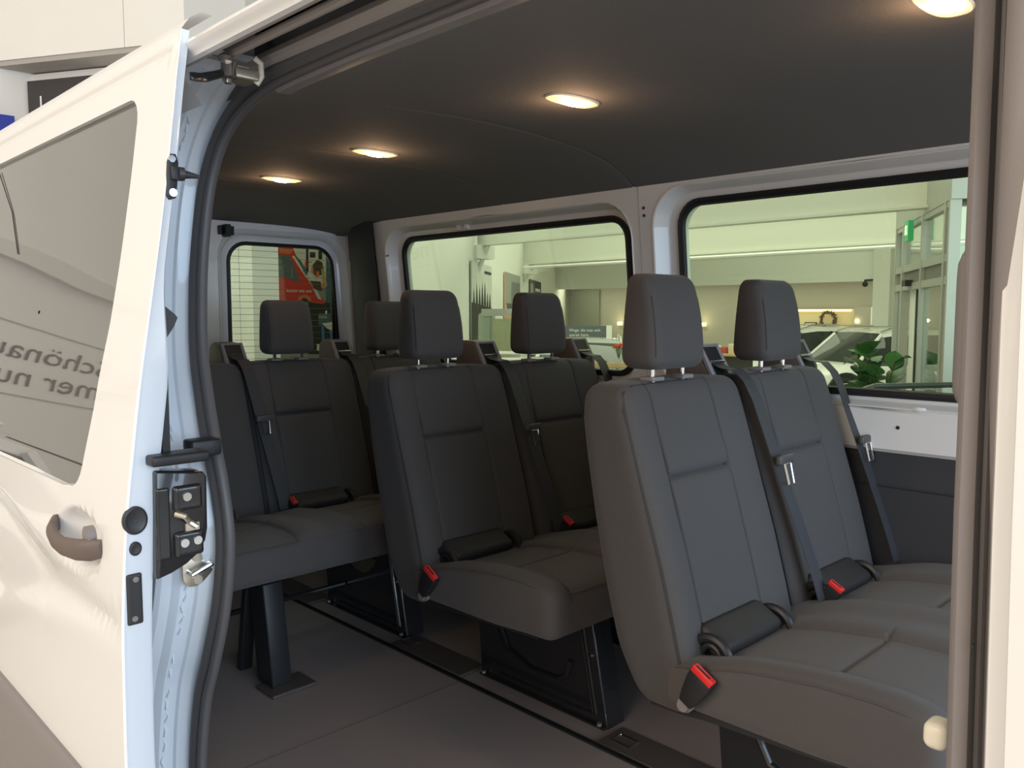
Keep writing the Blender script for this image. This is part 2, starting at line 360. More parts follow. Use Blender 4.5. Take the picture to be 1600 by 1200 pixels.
# mural behind the rear window
def mu(u, v, off): return Vector((-10.58+off, 4.6+u*3.6, -.3+v*2.9))
def mm(y, z): return ((y-4.6)/3.6, (z+.3)/2.9)
R_ = cm('print_red', (.62, .045, .03)); O_ = cm('print_orange', (.72, .20, .05)); SK = cm('print_skin', (.60, .30, .18)); BR = cm('print_brown', (.09, .06, .04)); BL = cm('print_blue', (.05, .22, .50)); TL = cm('print_teal', (.08, .15, .19)); WH = cm('print_white', (.75, .74, .66)); YL = cm('print_yellow', (.6, .42, .12))
def pl(m, *pts): return (m, [mm(*p) for p in pts])
sh = [pl(WH, (6.006, 2.064), (6.553, 2.093), (6.540, 1.507), (5.992, 1.496)),
      pl(ink, (6.214, 2.075), (6.254, 2.077), (6.246, 1.718), (6.205, 1.716)),
      pl(ink, (6.273, 2.000), (6.362, 2.005), (6.361, 1.927), (6.271, 1.922)),
      pl(ink, (6.411, 2.025), (6.474, 2.029), (6.471, 1.907), (6.409, 1.905)),
      pl(gr, (6.250, 1.868), (6.304, 1.870), (6.304, 1.852), (6.249, 1.850)),
      pl(TL, (6.539, 2.093), (6.631, 2.098), (6.608, 1.040), (6.516, 1.040)),
      pl(ink, (6.624, 2.097), (6.987, 2.117), (6.956, 0.531), (6.590, 0.544)),
      pl(ink, (6.231, 1.356), (6.592, 1.287), (6.576, 0.544), (6.212, 0.557)),
      pl(TL, (6.391, 1.139), (6.589, 1.139), (6.585, 0.966), (6.387, 0.968)),
      pl(gr, (6.390, 1.102), (6.531, 1.102), (6.530, 1.065), (6.390, 1.066)),
      pl(WH, (6.504, 1.176), (6.533, 1.176), (6.532, 1.127), (6.503, 1.127)),
      pl(BL, (6.436, 0.967), (6.478, 0.942), (6.480, 0.696), (6.437, 0.685)),
      pl(BL, (6.555, 0.917), (6.662, 0.853), (6.666, 0.728), (6.601, 0.717)),
      pl(WH, (6.444, 0.992), (6.658, 1.015), (6.655, 0.878), (6.527, 0.917)),
      pl(WH, (6.353, 0.699), (6.694, 0.690), (6.692, 0.590), (6.351, 0.601)),
      pl(R_, (5.369, 2.029), (5.993, 2.063), (6.132, 1.761), (6.303, 1.502), (6.507, 1.298), (6.492, 1.268), (6.298, 1.285), (6.230, 1.332), (5.855, 1.314), (5.348, 1.300)),
      pl(O_, (5.796, 2.029), (6.018, 2.023), (5.957, 1.955), (5.794, 1.965)),
      pl(gry2, (5.616, 1.962), (5.950, 1.932), (6.127, 1.564), (5.608, 1.685)),
      pl(WH, (5.983, 1.933), (6.023, 1.935), (6.244, 1.621), (6.190, 1.650)),
      pl(TL, (6.036, 1.947), (6.121, 1.874), (6.232, 1.705), (6.197, 1.662)),
      pl(gr, (5.972, 1.768), (5.985, 1.768), (5.982, 1.626), (5.968, 1.626)),
      pl(lg, (6.302, 1.490), (6.364, 1.473), (6.444, 1.328), (6.382, 1.346)),
      pl(R_, (6.188, 1.871), (6.222, 1.872), (6.220, 1.777), (6.186, 1.775)),
      pl(BR, (6.301, 1.719), (6.310, 1.822), (6.381, 1.897), (6.463, 1.864), (6.489, 1.738), (6.445, 1.688), (6.361, 1.661)),
      pl(SK, (6.284, 1.785), (6.317, 1.786), (6.316, 1.714), (6.283, 1.713)),
      pl(O_, (6.363, 1.734), (6.408, 1.735), (6.406, 1.653), (6.361, 1.651)),
      pl(WH, (6.245, 1.670), (6.300, 1.681), (6.349, 1.588), (6.264, 1.598)),
      pl(WH, (6.374, 1.595), (6.420, 1.660), (6.452, 1.585)),
      pl(YL, (6.441, 1.785), (6.489, 1.750), (6.540, 1.526), (6.477, 1.530)),
      pl(BR, (6.257, 1.598), (6.429, 1.590), (6.454, 1.457), (6.316, 1.503)),
      pl(SK, (6.429, 1.554), (6.499, 1.567), (6.505, 1.506), (6.441, 1.493)),
      pl(O_, (6.271, 1.308), (6.267, 1.333), (6.257, 1.357), (6.240, 1.376), (6.218, 1.391), (6.192, 1.401), (6.164, 1.404), (6.136, 1.400), (6.109, 1.390), (6.087, 1.374), (6.069, 1.354), (6.058, 1.331), (6.054, 1.306)),
      pl(ink, (6.226, 1.296), (6.223, 1.316), (6.212, 1.333), (6.195, 1.346), (6.174, 1.352), (6.151, 1.352), (6.130, 1.345), (6.112, 1.332), (6.101, 1.315), (6.096, 1.295))]
mur = tag(flat_art('mural_board', mu, sh, .02, gr), 'large printed mural of a red van and a person, seen through the rear window', 'mural')
t = text_mesh('komm mit uns', .068, WH, 'lettering', mur, ext=.001); t.rotation_euler = (pi/2, 0, pi/2); t.location = (-10.52, 5.87, 1.43)
# glass-fronted cabinet by the posters
cab = tag(empty('display_cabinet', (-8.5, 8.1, FZ)), 'pale cabinet with a glazed door between the first two posters', 'cabinet')
c0 = Vector((-8.95, 8.05)); c1 = Vector((-8.80, 8.22)); c2 = Vector((-8.22, 8.0))
def cbx(name, a, b, z0, z1, th, m):
    d = (b-a).normalized(); n = Vector((-d.y, d.x))*th
    pts = [a, b, b+n, a+n]; return MB().prism([(p.x+8.5, p.y-8.1) for p in pts], 2, z0-FZ, z1-FZ).build(name, m, cab, smooth=False)
cbx('side_panel', c0, c0.lerp(c1, 1)+Vector((.0, .0)), FZ, 1.14, .04, cm('cabinet_green', (.42, .46, .38)))
cbx('back_panel', c0, c0.lerp(c2, .36), FZ, 1.12, -.02, cm('cabinet_green', (.42, .46, .38)))
cbx('glass_door', c0+Vector((.1, -.03)), c2+Vector((0, -.03)), FZ, 1.08, .01, M['clear'])
cbx('door_frame', c2, c2+Vector((.08, .01)), FZ, 1.2, .05, M['alu'])
cbx('top_rail', c0+Vector((.1, -.05)), c2+Vector((0, -.05)), 1.10, 1.2, .04, M['alu'])
cbx('curtain', c0.lerp(c2, .40), c2, FZ, 1.06, .01, cm('curtain_beige', (.62, .54, .36), var=.25, vscale=9))
cbx('door_frame', c0.lerp(c2, .36), c0.lerp(c2, .40), FZ, 1.1, .05, M['alu'])
# info board with lettering
ib = tag(empty('info_board', (-11.8, 13.75, .6)), 'dark info board with white lettering standing behind the rear bench windows', 'sign', None)
d_ = Vector((.70, .71)).normalized(); ang = atan2(d_.y, d_.x)
ib.rotation_euler = (0, 0, ang)
MB().box(-.62, .40, -.02, .02, -.25, .26).build('panel', gry2, ib, smooth=False)
MB().box(.40, .52, -.03, .03, -.28, .27).build('side_frame', M['white'], ib, smooth=False)
MB().box(-.35, -.31, -.02, .02, -1.35, -.25).box(.3, .34, -.02, .02, -1.35, -.25).build('stand', M['alu'], ib, smooth=False)
for k, w_ in enumerate(('Wege, die man sich', 'sparen kann.')):
    t = text_mesh(w_, .085, M['white'], 'lettering', ib, ext=.002); t.rotation_euler = (pi/2, 0, 0); t.location = (-.40, -.025, .14-.10*k)
MB().box(-.40, -.08, -.026, -.021, -.10, -.085).build('underline', cm('print_gold', (.6, .45, .1)), ib, smooth=False)
for k, (x, m) in enumerate(((.10, BL), (.14, lg), (.18, BL), (.28, YL), (.31, och), (.34, YL))): MB().box(x, x+.025, -.026, -.021, -.24, -.02-.02*(k % 3)).build('bar', m, ib, smooth=False)
# door and recess details at the back
def thing_box(name, lab, cat, a, m, group=None): return tag(MB().box(*a).build(name, m, smooth=False), lab, cat, group)
thing_box('grey_door', 'tall grey door in the recess behind the second bench', 'door', (-21.9, -20.4, 24.42, 24.49, FZ, 2.0), cm('door_grey', (.22, .23, .20)))
lit = tag(empty('bright_room_opening', (-11.8, 24.4, FZ)), 'lit opening to a cream room behind the white cars', 'opening')
MB().box(-1.5, 1.1, -.03, 0, .0, 2.0).build('back_wall', cm('cream_wall', (.72, .60, .38)), lit, smooth=False)
MB().box(1.1, 1.2, -.08, 0, 0, 2.0).build('side_post', cm('cream_wall', (.72, .60, .38)), lit, smooth=False)
MB().box(-1.5, 1.1, -.12, -.05, 1.93, 1.98).build('strip_lamp', M['warm'], lit, smooth=False)
for k, x in enumerate((-12.75, -12.15)):
    fr = tag(MB().box(x, x+.38, 24.32, 24.36, .35, .85).build('picture_frame', ink, smooth=False), ('left' if k == 0 else 'right')+' of the two framed sheets on the lit cream wall', 'picture frame', 'framed sheets on the cream wall')
    MB().box(x+.03, x+.35, 24.31, 24.32, .38, .82).build('sheet', WH, fr, smooth=False)
wr = MB()
for k in range(90):
    a = 2*pi*k/90+rg.random()*.1; r = .22+rg.uniform(-.05, .05); c = Vector((-11.35+r*cos(a), 24.20+rg.uniform(-.03, .03), .93+r*sin(a)))
    d = Vector((rg.uniform(-1, 1), rg.uniform(-.3, .3), rg.uniform(-1, 1))).normalized()*.07; n = d.cross(Vector((0, 1, 0))).normalized()*.02; wr.add([c-d, c+n, c+d, c-n], [(0, 1, 2, 3)])
wr.tube([(-11.35+.22*cos(2*pi*k/24), 24.20, .93+.22*sin(2*pi*k/24)) for k in range(24)], .03, 6, closed=True)
tag(wr.build('wreath', BR), 'dark twig wreath hanging on the lit cream wall', 'wreath')
thing_box('white_cabinet', 'white tall cabinet at the right end of the recess', 'cabinet', (-10.0, -9.0, 24.0, 24.4, FZ, 1.3), M['white'])
thing_box('shelf_unit', 'grey ribbed shelf unit left of the white cabinet', 'shelf', (-10.55, -10.05, 24.15, 24.38, FZ, 1.3), M['wallg'])
for x, lab in ((-19.4, 'wall lamp nearest the dark info board'), (-15.8, 'wall lamp between the front row headrests'), (-10.45, 'wall lamp right of the wreath')):
    s = tag(MB().box(x-.06, x+.06, 24.35, 24.5, .68 if x < -11 else 1.0, .80 if x < -11 else 1.14).build('wall_lamp', M['warm'], smooth=False), lab, 'wall lamp', 'wall lamps in the recess')
    l = bpy.data.lights.new('lamp_glow', 'POINT'); l.energy = 5; l.color = (1, .75, .45); l.shadow_soft_size = .05; lo = bpy.data.objects.new('lamp_glow', l); COL.objects.link(lo); lo.location = (x, 24.15, .9)
tag(MB().sphere((-8.75, 20.6, 1.84), .07).tube([(-8.75, 20.6, 1.84), (-8.75, 20.6, 1.93), (-8.75, 21.0, 1.95)], .03).build('ceiling_camera', M['plastic']), 'small dome camera under the edge of the upper wall', 'camera')
# ---- glazed entrance vestibule
V0 = Vector((-4.42, 11.29)); VD = Vector((.499, -.867)); VN = Vector((.867, .499)); FAC = Vector((.867, .499))
ves = tag(empty('entrance_vestibule', (V0.x, V0.y, FZ)), 'grey framed glass entrance vestibule standing right of the leafy plant', 'entrance')
def vb(name, s0, s1, n0, n1, z0, z1, m):
    P = lambda s, n: (VD.x*s+VN.x*n, VD.y*s+VN.y*n)
    return MB().prism([P(s0, n0), P(s1, n0), P(s1, n1), P(s0, n1)], 2, z0-FZ, z1-FZ).build(name, m, ves, smooth=False)
vb('header_panel', 0, 3.15, 0, .06, 2.22, 2.52, M['alu']); vb('header_panel', 3.09, 3.15, .06, 3.4, 2.22, 2.52, M['alu']); vb('roof_panel', 0, 3.15, .0, 3.4, 2.52, 2.58, M['alu'])
for s in (0, .52, 1.72, 2.85, 3.05): vb('mullion', s, s+.07, 0, .1, FZ, 2.22, M['alu'])
for z0, z1 in ((2.16, 2.22), (1.64, 1.72), (1.42, 1.50), (FZ, FZ+.12)): vb('transom', 0, 3.1, .01, .09, z0, z1, M['alu'])
for s0, s1 in ((.07, .52), (.59, 1.72), (1.79, 2.85)):
    vb('pane', s0, s1, .045, .055, 1.72, 2.16, M['clear']); vb('grey_infill', s0, s1, .04, .06, 1.50, 1.64, cm('infill_grey', (.20, .20, .18)))
    if s0 != .59: vb('pane', s0, s1, .045, .055, FZ+.12, 1.42, M['clear'])
vb('door_leaf_frame', .62, .98, .1, .14, FZ, 1.42, M['white']); vb('door_leaf', 1.10, 1.72, .1, .11, FZ, 1.42, M['clear']); vb('door_edge', 1.05, 1.10, .09, .14, FZ, 1.42, M['plastic']); vb('door_sensor', .98, 1.22, -.06, .02, 1.46, 1.53, M['plastic'])
for n in (1.1, 2.2, 3.3):
    vb('mullion', 3.05, 3.12, n, n+.07, FZ, 2.22, M['alu'])
vb('pane', 3.08, 3.09, .1, 3.3, FZ+.1, 2.15, M['clear']); vb('transom', 3.05, 3.12, .1, 3.3, 1.5, 1.58, M['alu'])
es = V0+VD*1.35+VN*(-.06)
ex = tag(empty('exit_sign', (es.x, es.y, 2.1)), 'green and white exit sign hanging on the vestibule header', 'exit sign'); ex.rotation_euler = (0, 0, atan2(VD.y, VD.x))
MB().box(-.11, .11, -.03, .03, -.13, .10).build('sign_box', M['green'], ex, smooth=False)
MB().box(-.085, -.01, -.036, -.031, -.06, .05).tube([(.05, -.034, .045), (.04, -.034, -.01)], .012, 6).tube([(.04, -.034, -.01), (.07, -.034, -.06)], .008, 6).tube([(.04, -.034, -.01), (.01, -.034, -.05)], .008, 6).build('running_figure', cm('sign_white', (.9, 1, .9), emit=(.8, 1, .8), es=.5), ex)

# ---- potted plant
pot = tag(empty('potted_plant', (-4.12, 10.02, FZ)), 'broad-leaved green plant in a white pot left of the vestibule', 'plant')
MB().loft([[(r*cos(2*pi*k/20), r*sin(2*pi*k/20), z) for k in range(20)] for r, z in ((.14, 0), (.2, .4), (.18, .4), (.17, .34), (.001, .34))], True).build('pot', M['white'], pot)
st = MB(); tips = []
for k in range(7):
    a = rg.uniform(0, 2*pi); l = rg.uniform(.7, 1.25); top = Vector((.28*cos(a)*rg.random(), .28*sin(a)*rg.random(), .35+l*.98)); st.tube([(0, 0, .3), top*.5+Vector((0, 0, .1)), top], [.015, .012, .006], 6); tips.append(top)
st.build('stem', BR, pot)
lm = MB(); n = 9; prof = [0, .45, .8, 1, .98, .85, .6, .3, 0]
lm.add([(i/8, w*.38*prof[i], .12*sin(i/8*pi)+.03*abs(w)) for i in range(9) for w in (-1, 0, 1)], [(i*3+j, i*3+j+1, i*3+j+4, i*3+j+3) for i in range(8) for j in (0, 1)])
leaf0 = None
for k in range(80):
    t = tips[k % 7]; f = rg.uniform(.35, 1.0); p = Vector((t.x*f, t.y*f, .35+(t.z-.35)*f))
    o = lm.build('leaf', M['leaf'], pot) if leaf0 is None else leaf0.copy()
    if leaf0 is None: leaf0 = o
    else: COL.objects.link(o)
    s = rg.uniform(.22, .32); o.location = p; o.scale = (s, s, s); o.rotation_euler = (rg.uniform(-.5, .5), rg.uniform(-.9, .5), rg.uniform(0, 2*pi))
# ---- cars
def make_car(lab, loc, rz, body, suv=True, group='parked white cars'):
    c = tag(empty('car', loc, rz), lab, 'car', group); H = 1.56 if suv else 1.46; Wd = .92
    # body: stations along x (front = +x); ring of 16
    st_ = [(-2.3, .45, .80, .72), (-2.22, .32, .98, .82), (-1.8, .26, 1.02, .90), (-.9, .24, 1.0, Wd), (.3, .24, .98, Wd), (1.0, .24, .98, .91), (1.5, .26, .93, .89), (1.95, .30, .84, .84), (2.2, .36, .74, .74), (2.28, .42, .62, .60)]
    rings = []
    for x, zb, zt, w in st_:
        zt *= H/1.6; ring = []
        for k in range(20):
            a = 2*pi*k/20; cx, cz = cos(a), sin(a); e = .38
            ring.append((x, w*math.copysign(abs(cx)**e, cx), (zb+zt)/2+(zt-zb)/2*math.copysign(abs(cz)**.5, cz)))
        rings.append(ring)
    MB().loft(rings, True, True).build('body', body, c, ang=50)
    zb = .93*H/1.6; cab_ = [(-2.15, .0, .0), (-1.9, .75, .70), (-1.2, .98, .68), (0, 1.0, .66), (.45, .93, .66), (1.15, .02, .78)]
    rings = []; roof = []
    for x, hh, w in cab_:
        zt = zb+(H-zb)*hh; w0 = .84 if hh > .1 else .8
        rings.append([(x, -w0, zb-.05), (x, -w0, zb), (x, -w-.01, max(zb+.004, zt-.10)), (x, -w+.06, zt-.02), (x, 0, zt), (x, w-.06, zt-.02), (x, w+.01, max(zb+.004, zt-.10)), (x, w0, zb), (x, w0, zb-.05)])
    MB().loft(rings, True, True).build('glasshouse', M['carg'], c, ang=40)
    rr = [[(x, y, z+.012) for (x, y, z) in r[2:7]] for r in rings[1:5]]
    rr = [r+[(p[0], p[1], p[2]-.03) for p in r[::-1]] for r in rr]
    MB().loft(rr, True, True).build('roof', body, c, ang=40)
    for s in (-1, 1):
        MB().tube([(1.12, s*.80, zb), (.47, s*.67, zb+(H-zb)*.86)], .035, 6).build('pillar', body, c)
        MB().tube([(-2.1, s*.80, zb), (-1.85, s*.71, zb+(H-zb)*.7)], .06, 6).build('pillar', body, c)
        MB().tube([(-.35, s*.84, zb), (-.35, s*.68, H-.1)], .03, 6).build('pillar', M['plastic'], c)
        MB().tube([(-1.7, s*.62, H-.02), (-1.5, s*.62, H+.035), (.2, s*.62, H+.03), (.45, s*.62, H-.04)], .018, 6).build('roof_rail', M['chrome'] if suv else body, c)
        MB().sphere((.85, s*1.0, zb+.08), .1, 10, sc=(.7, 1.1, .75)).build('mirror', body, c)
        hl = MB().sphere((2.02, s*.66, .70*H/1.6), .16, 10, sc=(1.2, 1.0, .42)).build('headlight', M['carg'], c)
        for x in (-1.38, 1.42):
            MB().disc((x, s*.74, .36), (0, s, 0), .42, .165, 24).build('wheel_arch', M['plastic'], c)
            w = MB().tube([(x+.27*cos(2*pi*k/24), s*.84, .36+.27*sin(2*pi*k/24)) for k in range(24)], .09, 8, closed=True).build('tyre', M['tyre'], c)
            MB().disc((x, s*.86, .36), (0, s, 0), .2, .02, 20).build('rim_disc', M['plastic'], w)
            sp_ = MB()
            for k in range(5):
                a = 2*pi*k/5; sp_.add([(x+.03*cos(a+1.3), s*.915, .36+.03*sin(a+1.3)), (x+.03*cos(a-1.3), s*.915, .36+.03*sin(a-1.3)), (x+.22*cos(a-.2), s*.90, .36+.22*sin(a-.2)), (x+.22*cos(a+.2), s*.90, .36+.22*sin(a+.2))], [(0, 1, 2, 3)])
            sp_.tube([(x+.22*cos(2*pi*k/24), s*.90, .36+.22*sin(2*pi*k/24)) for k in range(24)], .015, 6, closed=True)
            sp_.build('rim', M['chrome'], w)
    MB().box(2.19, 2.27, -.45, .45, .52, .66).build('grille', M['plastic'], c, bevel=.02)
    return c
make_car('white car with chrome roof rails behind the leafy plant, its front wheel showing', (-6.95, 17.0, FZ), radians(243), M['carw'])
make_car('white car mostly hidden behind the nearer one with the visible wheel', (-9.6, 19.0, FZ), radians(243), M['carw'])
make_car('white low car beside the red flowers, seen in the corner of the rear side window', (-9.2, 10.6, FZ), radians(-50), M['carw'], False)
make_car('pale car whose roof shows just above the second bench', (-5.5, 5.6, FZ+.0), radians(38), M['carw'], False)
make_car('pale car whose roof shows at the foot of the rear door window', (-6.6, 1.2, FZ), radians(90), M['carw'], False)
make_car('dark-roofed car at the foot of the front side window by the vestibule', (-.6, 5.6, FZ), radians(60), cm('car_dark', (.05, .06, .055), .2, coat=.7), False)
# ---- counter with items, flowers
ct = tag(empty('counter', (-7.0, 11.6, FZ)), 'low wooden display counter between the two side windows', 'counter')
MB().box(-.35, .35, -.2, .2, 1.22, 1.26).build('top', M['wood'], ct, bevel=.005); MB().box(-.3, .3, -.15, .15, 0, 1.22).build('body', M['dark'], ct, smooth=False)
for k, (x, c_, h, lab) in enumerate(((-.22, (.75, .7, .6), .12, 'pale carton on the display counter, leftmost'), (-.08, (.5, .08, .06), .10, 'red carton on the display counter'), (.06, (.7, .6, .4), .15, 'tan carton on the display counter'), (.2, (.06, .06, .07), .19, 'black upright box at the right end of the display counter'))):
    tag(MB().box(-7+x-.05, -7+x+.05, 11.5, 11.6, FZ+1.26, FZ+1.26+h).build('carton', cm('carton_%s' % 'abcd'[k], c_), bevel=.004), lab, 'box', 'boxes on the display counter')
tag(MB().sphere((-7.75, 11.3, .55), .17, 12, sc=(1, .8, .75)).tube([(-7.75, 11.3, .6), (-7.75, 11.3, .76)], [.05, .04], 8).build('dark_bag', M['dark'], ), 'small black bag standing left of the display counter', 'bag')
thing_box('bag_stand', 'pale plinth under the black bag', 'plinth', (-7.95, -7.55, 11.15, 11.45, FZ, .42), M['white'])
rl = tag(empty('wooden_rail', (-5.65, 7.1, FZ)), 'light wooden handrail with glass panel beside the pale car', 'rail')
MB().box(-.5, .5, -.03, .03, 1.30, 1.36).build('handrail', M['wood'], rl, bevel=.01)
for x in (-.42, .0, .42): MB().box(x, x+.03, -.015, .015, 0, 1.30).build('post', M['alu'], rl, smooth=False)
MB().box(-.4, .42, -.005, .005, .1, 1.22).build('panel', M['clear'], rl, smooth=False); rl.rotation_euler = (0, 0, .5)
vs = tag(empty('flower_vase', (-5.65, 7.1, FZ+1.36)), 'bunch of red flowers in a glass vase on the wooden handrail', 'flowers')
MB().loft([[(r*cos(2*pi*k/12), r*sin(2*pi*k/12), z) for k in range(12)] for r, z in ((.02, 0), (.03, .03), (.018, .07), (.025, .1))], True, True).build('vase', M['clear'], vs)
sm = MB(); fb = MB()
for k in range(16):
    a = rg.uniform(0, 6.3); r = rg.uniform(0, .08); p = Vector((r*cos(a), r*sin(a), .16+rg.uniform(0, .04))); sm.tube([(0, 0, .04), p], .002, 4)
    fb.sphere(p, .018, 8, sc=(1, 1, .7))
sm.build('stem', M['leaf'], vs); fb.build('blossom', M['orange'], vs)

# ================================================================== THE VAN
VL = Vector((-1.6, 1.55, FZ)); van = tag(empty('van', VL), 'white passenger van seen through its open sliding side door', 'van')
def vp(mb, name, m, **k):
    o = mb.build(name, m, van, **k)
    for c in [o]+EXTRA.get(o, []): c.location = -VL
    return o
def sub(mb, name, m, par, **k): return mb.build(name, m, par, **k)
DZ = [(-.6, .50), (0, .455), (.2, .437), (.45, .431), (.653, .434), (.751, .439), (.849, .447), (.945, .460), (1.042, .473), (1.236, .508), (1.382, .530), (1.519, .547), (1.6, .56)]
doory = lambda z: smooth_tab(DZ, z, .04)
farY = lambda z: 2.43-.11*(z-.9)
nearY = lambda z: .66+.13*max(0, z-.9)
XR = -3.68
# floor
vp(MB().box(XR, .6, .62, 2.42, -.04, 0), 'floor_sheet', M['vfloor'], smooth=False)
vp(MB().box(XR, .6, .56, .62, -.30, -.03), 'sill', M['paint'], smooth=False)
fs = MB()
for y in (1.655, 2.20):
    for x0, x1 in ((-1.38, -1.075), (-2.31, -1.94), (-3.3, -2.86), (-.46, .5)):
        fs.box(x0, x1, y, y+.115, .0005, .008)
vp(fs, 'rail_cover', M['rail'], bevel=.003)
fb = MB().box(-3.3, .5, 1.640, 1.655, .0005, .006)
vp(fb, 'rail_edge', M['gloss'], smooth=False)
sl = MB()
for x in (-1.325, -2.27): sl.tube([(x-.03, 1.69, .009), (x+.03, 1.69, .009), (x+.03, 1.73, .009), (x-.03, 1.73, .009)], .0022, 6, closed=True)
vp(sl, 'cover_clip', M['chrome'])
vp(MB().tube([(-1.92, .70, .0004), (-1.92, 1.64, .0004)], .0012, 4), 'floor_seam', M['rail'])
# far wall inner skin, window pressings, seals and panes
def off(x, z, o): return Vector((x, farY(z)-o, z))
wins = [(-3.158, -1.838, .918, 1.492, .085), (-1.632, -.34, .910, 1.518, .085)]
skin = MB()
def rect_skin(mb, hole, X0, X1, Z0, Z1, P, n=10):
    o = outer_match(hole, X0, X1, Z0, Z1); rings = []
    for k in range(n+1): rings.append([P(x, z) for x, z in mix2(hole, o, k/n)])
    mb.loft(rings, True)
rims = []
for (x0, x1, z0, z1, r), (X0, X1) in zip(wins, ((-3.30, -1.755), (-1.755, .5))):
    e = .062; hole = rrect(x0-e-.01, x1+e-.012, z0-.028, z1+.045, r+.045)
    rect_skin(skin, hole, X0, X1, .765, 1.60, lambda x, z: off(x, z, .058))
    for k, (ex, ez0, ez1, o_) in enumerate(()): pass
    rings = []
    for a, o_ in ((1.0, .058), (.97, .062), (.90, .060), (.78, .046), (.60, .020), (.52, .010), (.40, .006), (.0, .004), (-.2, -.010), (-.25, -.02)):
        ee = max(a, -.3); L = rrect(x0-(e+.01)*ee, x1+(e-.012)*ee, z0-.028*ee, z1+.045*ee, r+.045*max(ee, 0)+.001)
        rings.append([off(x, z, o_) for x, z in L])
    skin.loft(rings, True)
skin.loft([[off(x, .765, .058) for x in (-3.3, -1.755, .5)], [off(x, .735, .030) for x in (-3.3, -1.755, .5)]], False)
skin.loft([[off(x, 1.60, .058) for x in (-3.3, -1.755, .5)], [off(x, 1.62, -.03) for x in (-3.3, -1.755, .5)]], False)
side = vp(skin, 'side_wall', M['paint'], ang=28)
hb = MB()
for x, z in ((-3.222, 1.412), (-3.205, 1.412), (-1.735, 1.50), (-1.735, 1.475), (-.905, .83), (-1.75, .84)):
    hb.disc(off(x, z, .059), (0, -1, 0), .0055, .001, 10)
sub(hb, 'fixing_hole', M['plastic'], side)
sub(MB().tube([off(-1.755, z, .058) for z in (.77, 1.2, 1.57)], .0016, 4), 'body_seam', M['soffit'], side)
lug = MB()
for x in (-1.2, -.85, -.6): lug.sphere(off(x, .885, .056), .014, 8, sc=(1.6, .5, .6))
for x in (-2.75, -2.70): lug.box(x, x+.02, farY(1.52)-.02, farY(1.52)-.002, 1.50, 1.525)
sub(lug, 'pressed_lug', M['paint'], side)
for i, (x0, x1, z0, z1, r) in enumerate(wins):
    rings = []
    for e, o_ in ((.004, .002), (.002, .014), (-.008, .018), (-.018, .014), (-.022, .002)):
        rings.append([off(x, z, o_) for x, z in rrect(x0-e, x1+e, z0-e, z1+e, r+e)])
    rings.append(rings[0]); s_ = vp(MB().loft(rings, True), 'window_seal', M['gseal'])
    gl = rrect(x0-.002, x1+.002, z0-.002, z1+.002, r)
    sub(MB().loft([[off(x, z, .000) for x, z in gl], [off(x, z, -.004) for x, z in gl]], True, True), 'window_glass', M['glass'], s_, smooth=False)
# exterior skin (thin ring panels on the far side) and lower panel, roof
ext = MB()
for (x0, x1, z0, z1, r), (X0, X1) in zip(wins, ((XR, -1.74), (-1.74, .5))):
    rect_skin(ext, rrect(x0+.0, x1-.0, z0+.0, z1-.0, r), X0, X1, -.35, 1.66, lambda x, z: Vector((x, farY(z)+.012+(.0 if z > .9 else 0), z)), 6)
vp(ext, 'outer_skin', M['paint'])
rf = MB(); rp = [(.60, 1.592), (.66, 1.634), (.72, 1.668), (.90, 1.72), (1.5, 1.76), (2.1, 1.73), (2.3, 1.68), (2.375, 1.60)]
rf.loft([[(x, y, z) for y, z in rp]+[(x, y, z-.02) for y, z in rp[::-1]] for x in (XR-.05, .55)], True, True)
vp(rf, 'roof_panel', M['paint'])
# lower dark trim on far side
tr = MB(); P = [(2.395, .0), (2.392, .30), (2.388, .62), (2.392, .70), (2.400, .735), (2.396, .768), (2.42, .770), (2.43, 0)]
tr.prism(P, 0, -3.30, .5); vp(tr, 'lower_trim', M['dtrim'], bevel=.004)
em_ = MB(); em_.tube([(-3.2, 2.389, .66), (-.3, 2.389, .66), (.4, 2.389, .66)], .004, 6); vp(em_, 'trim_bead', M['dtrim'])
wb = MB()
wb.add(*(lambda b: (b.v, b.f))(softbox(ax(-2.55, -1.75, 8, .08), ax(2.25, 2.41, 3, .05), ax(-.08, .22, 4, .08), .08))); vp(wb, 'wheel_arch_cover', M['dtrim'])
# rear corner pillar trim
dp = [(XR+.03, 2.475), (XR+.06, 2.44), (-3.56, 2.37), (-3.45, 2.325), (-3.33, 2.312), (-3.27, 2.318)]
zl = [0, .5, .95, 1.3, 1.40, 1.405, 1.5, 1.62]
vp(MB().loft([[(x, y-.06*max(0, z-.9)-(.004 if z > 1.402 else 0), z) for x, y in dp] for z in zl], False), 'corner_trim', M['dtrim'], ang=50)
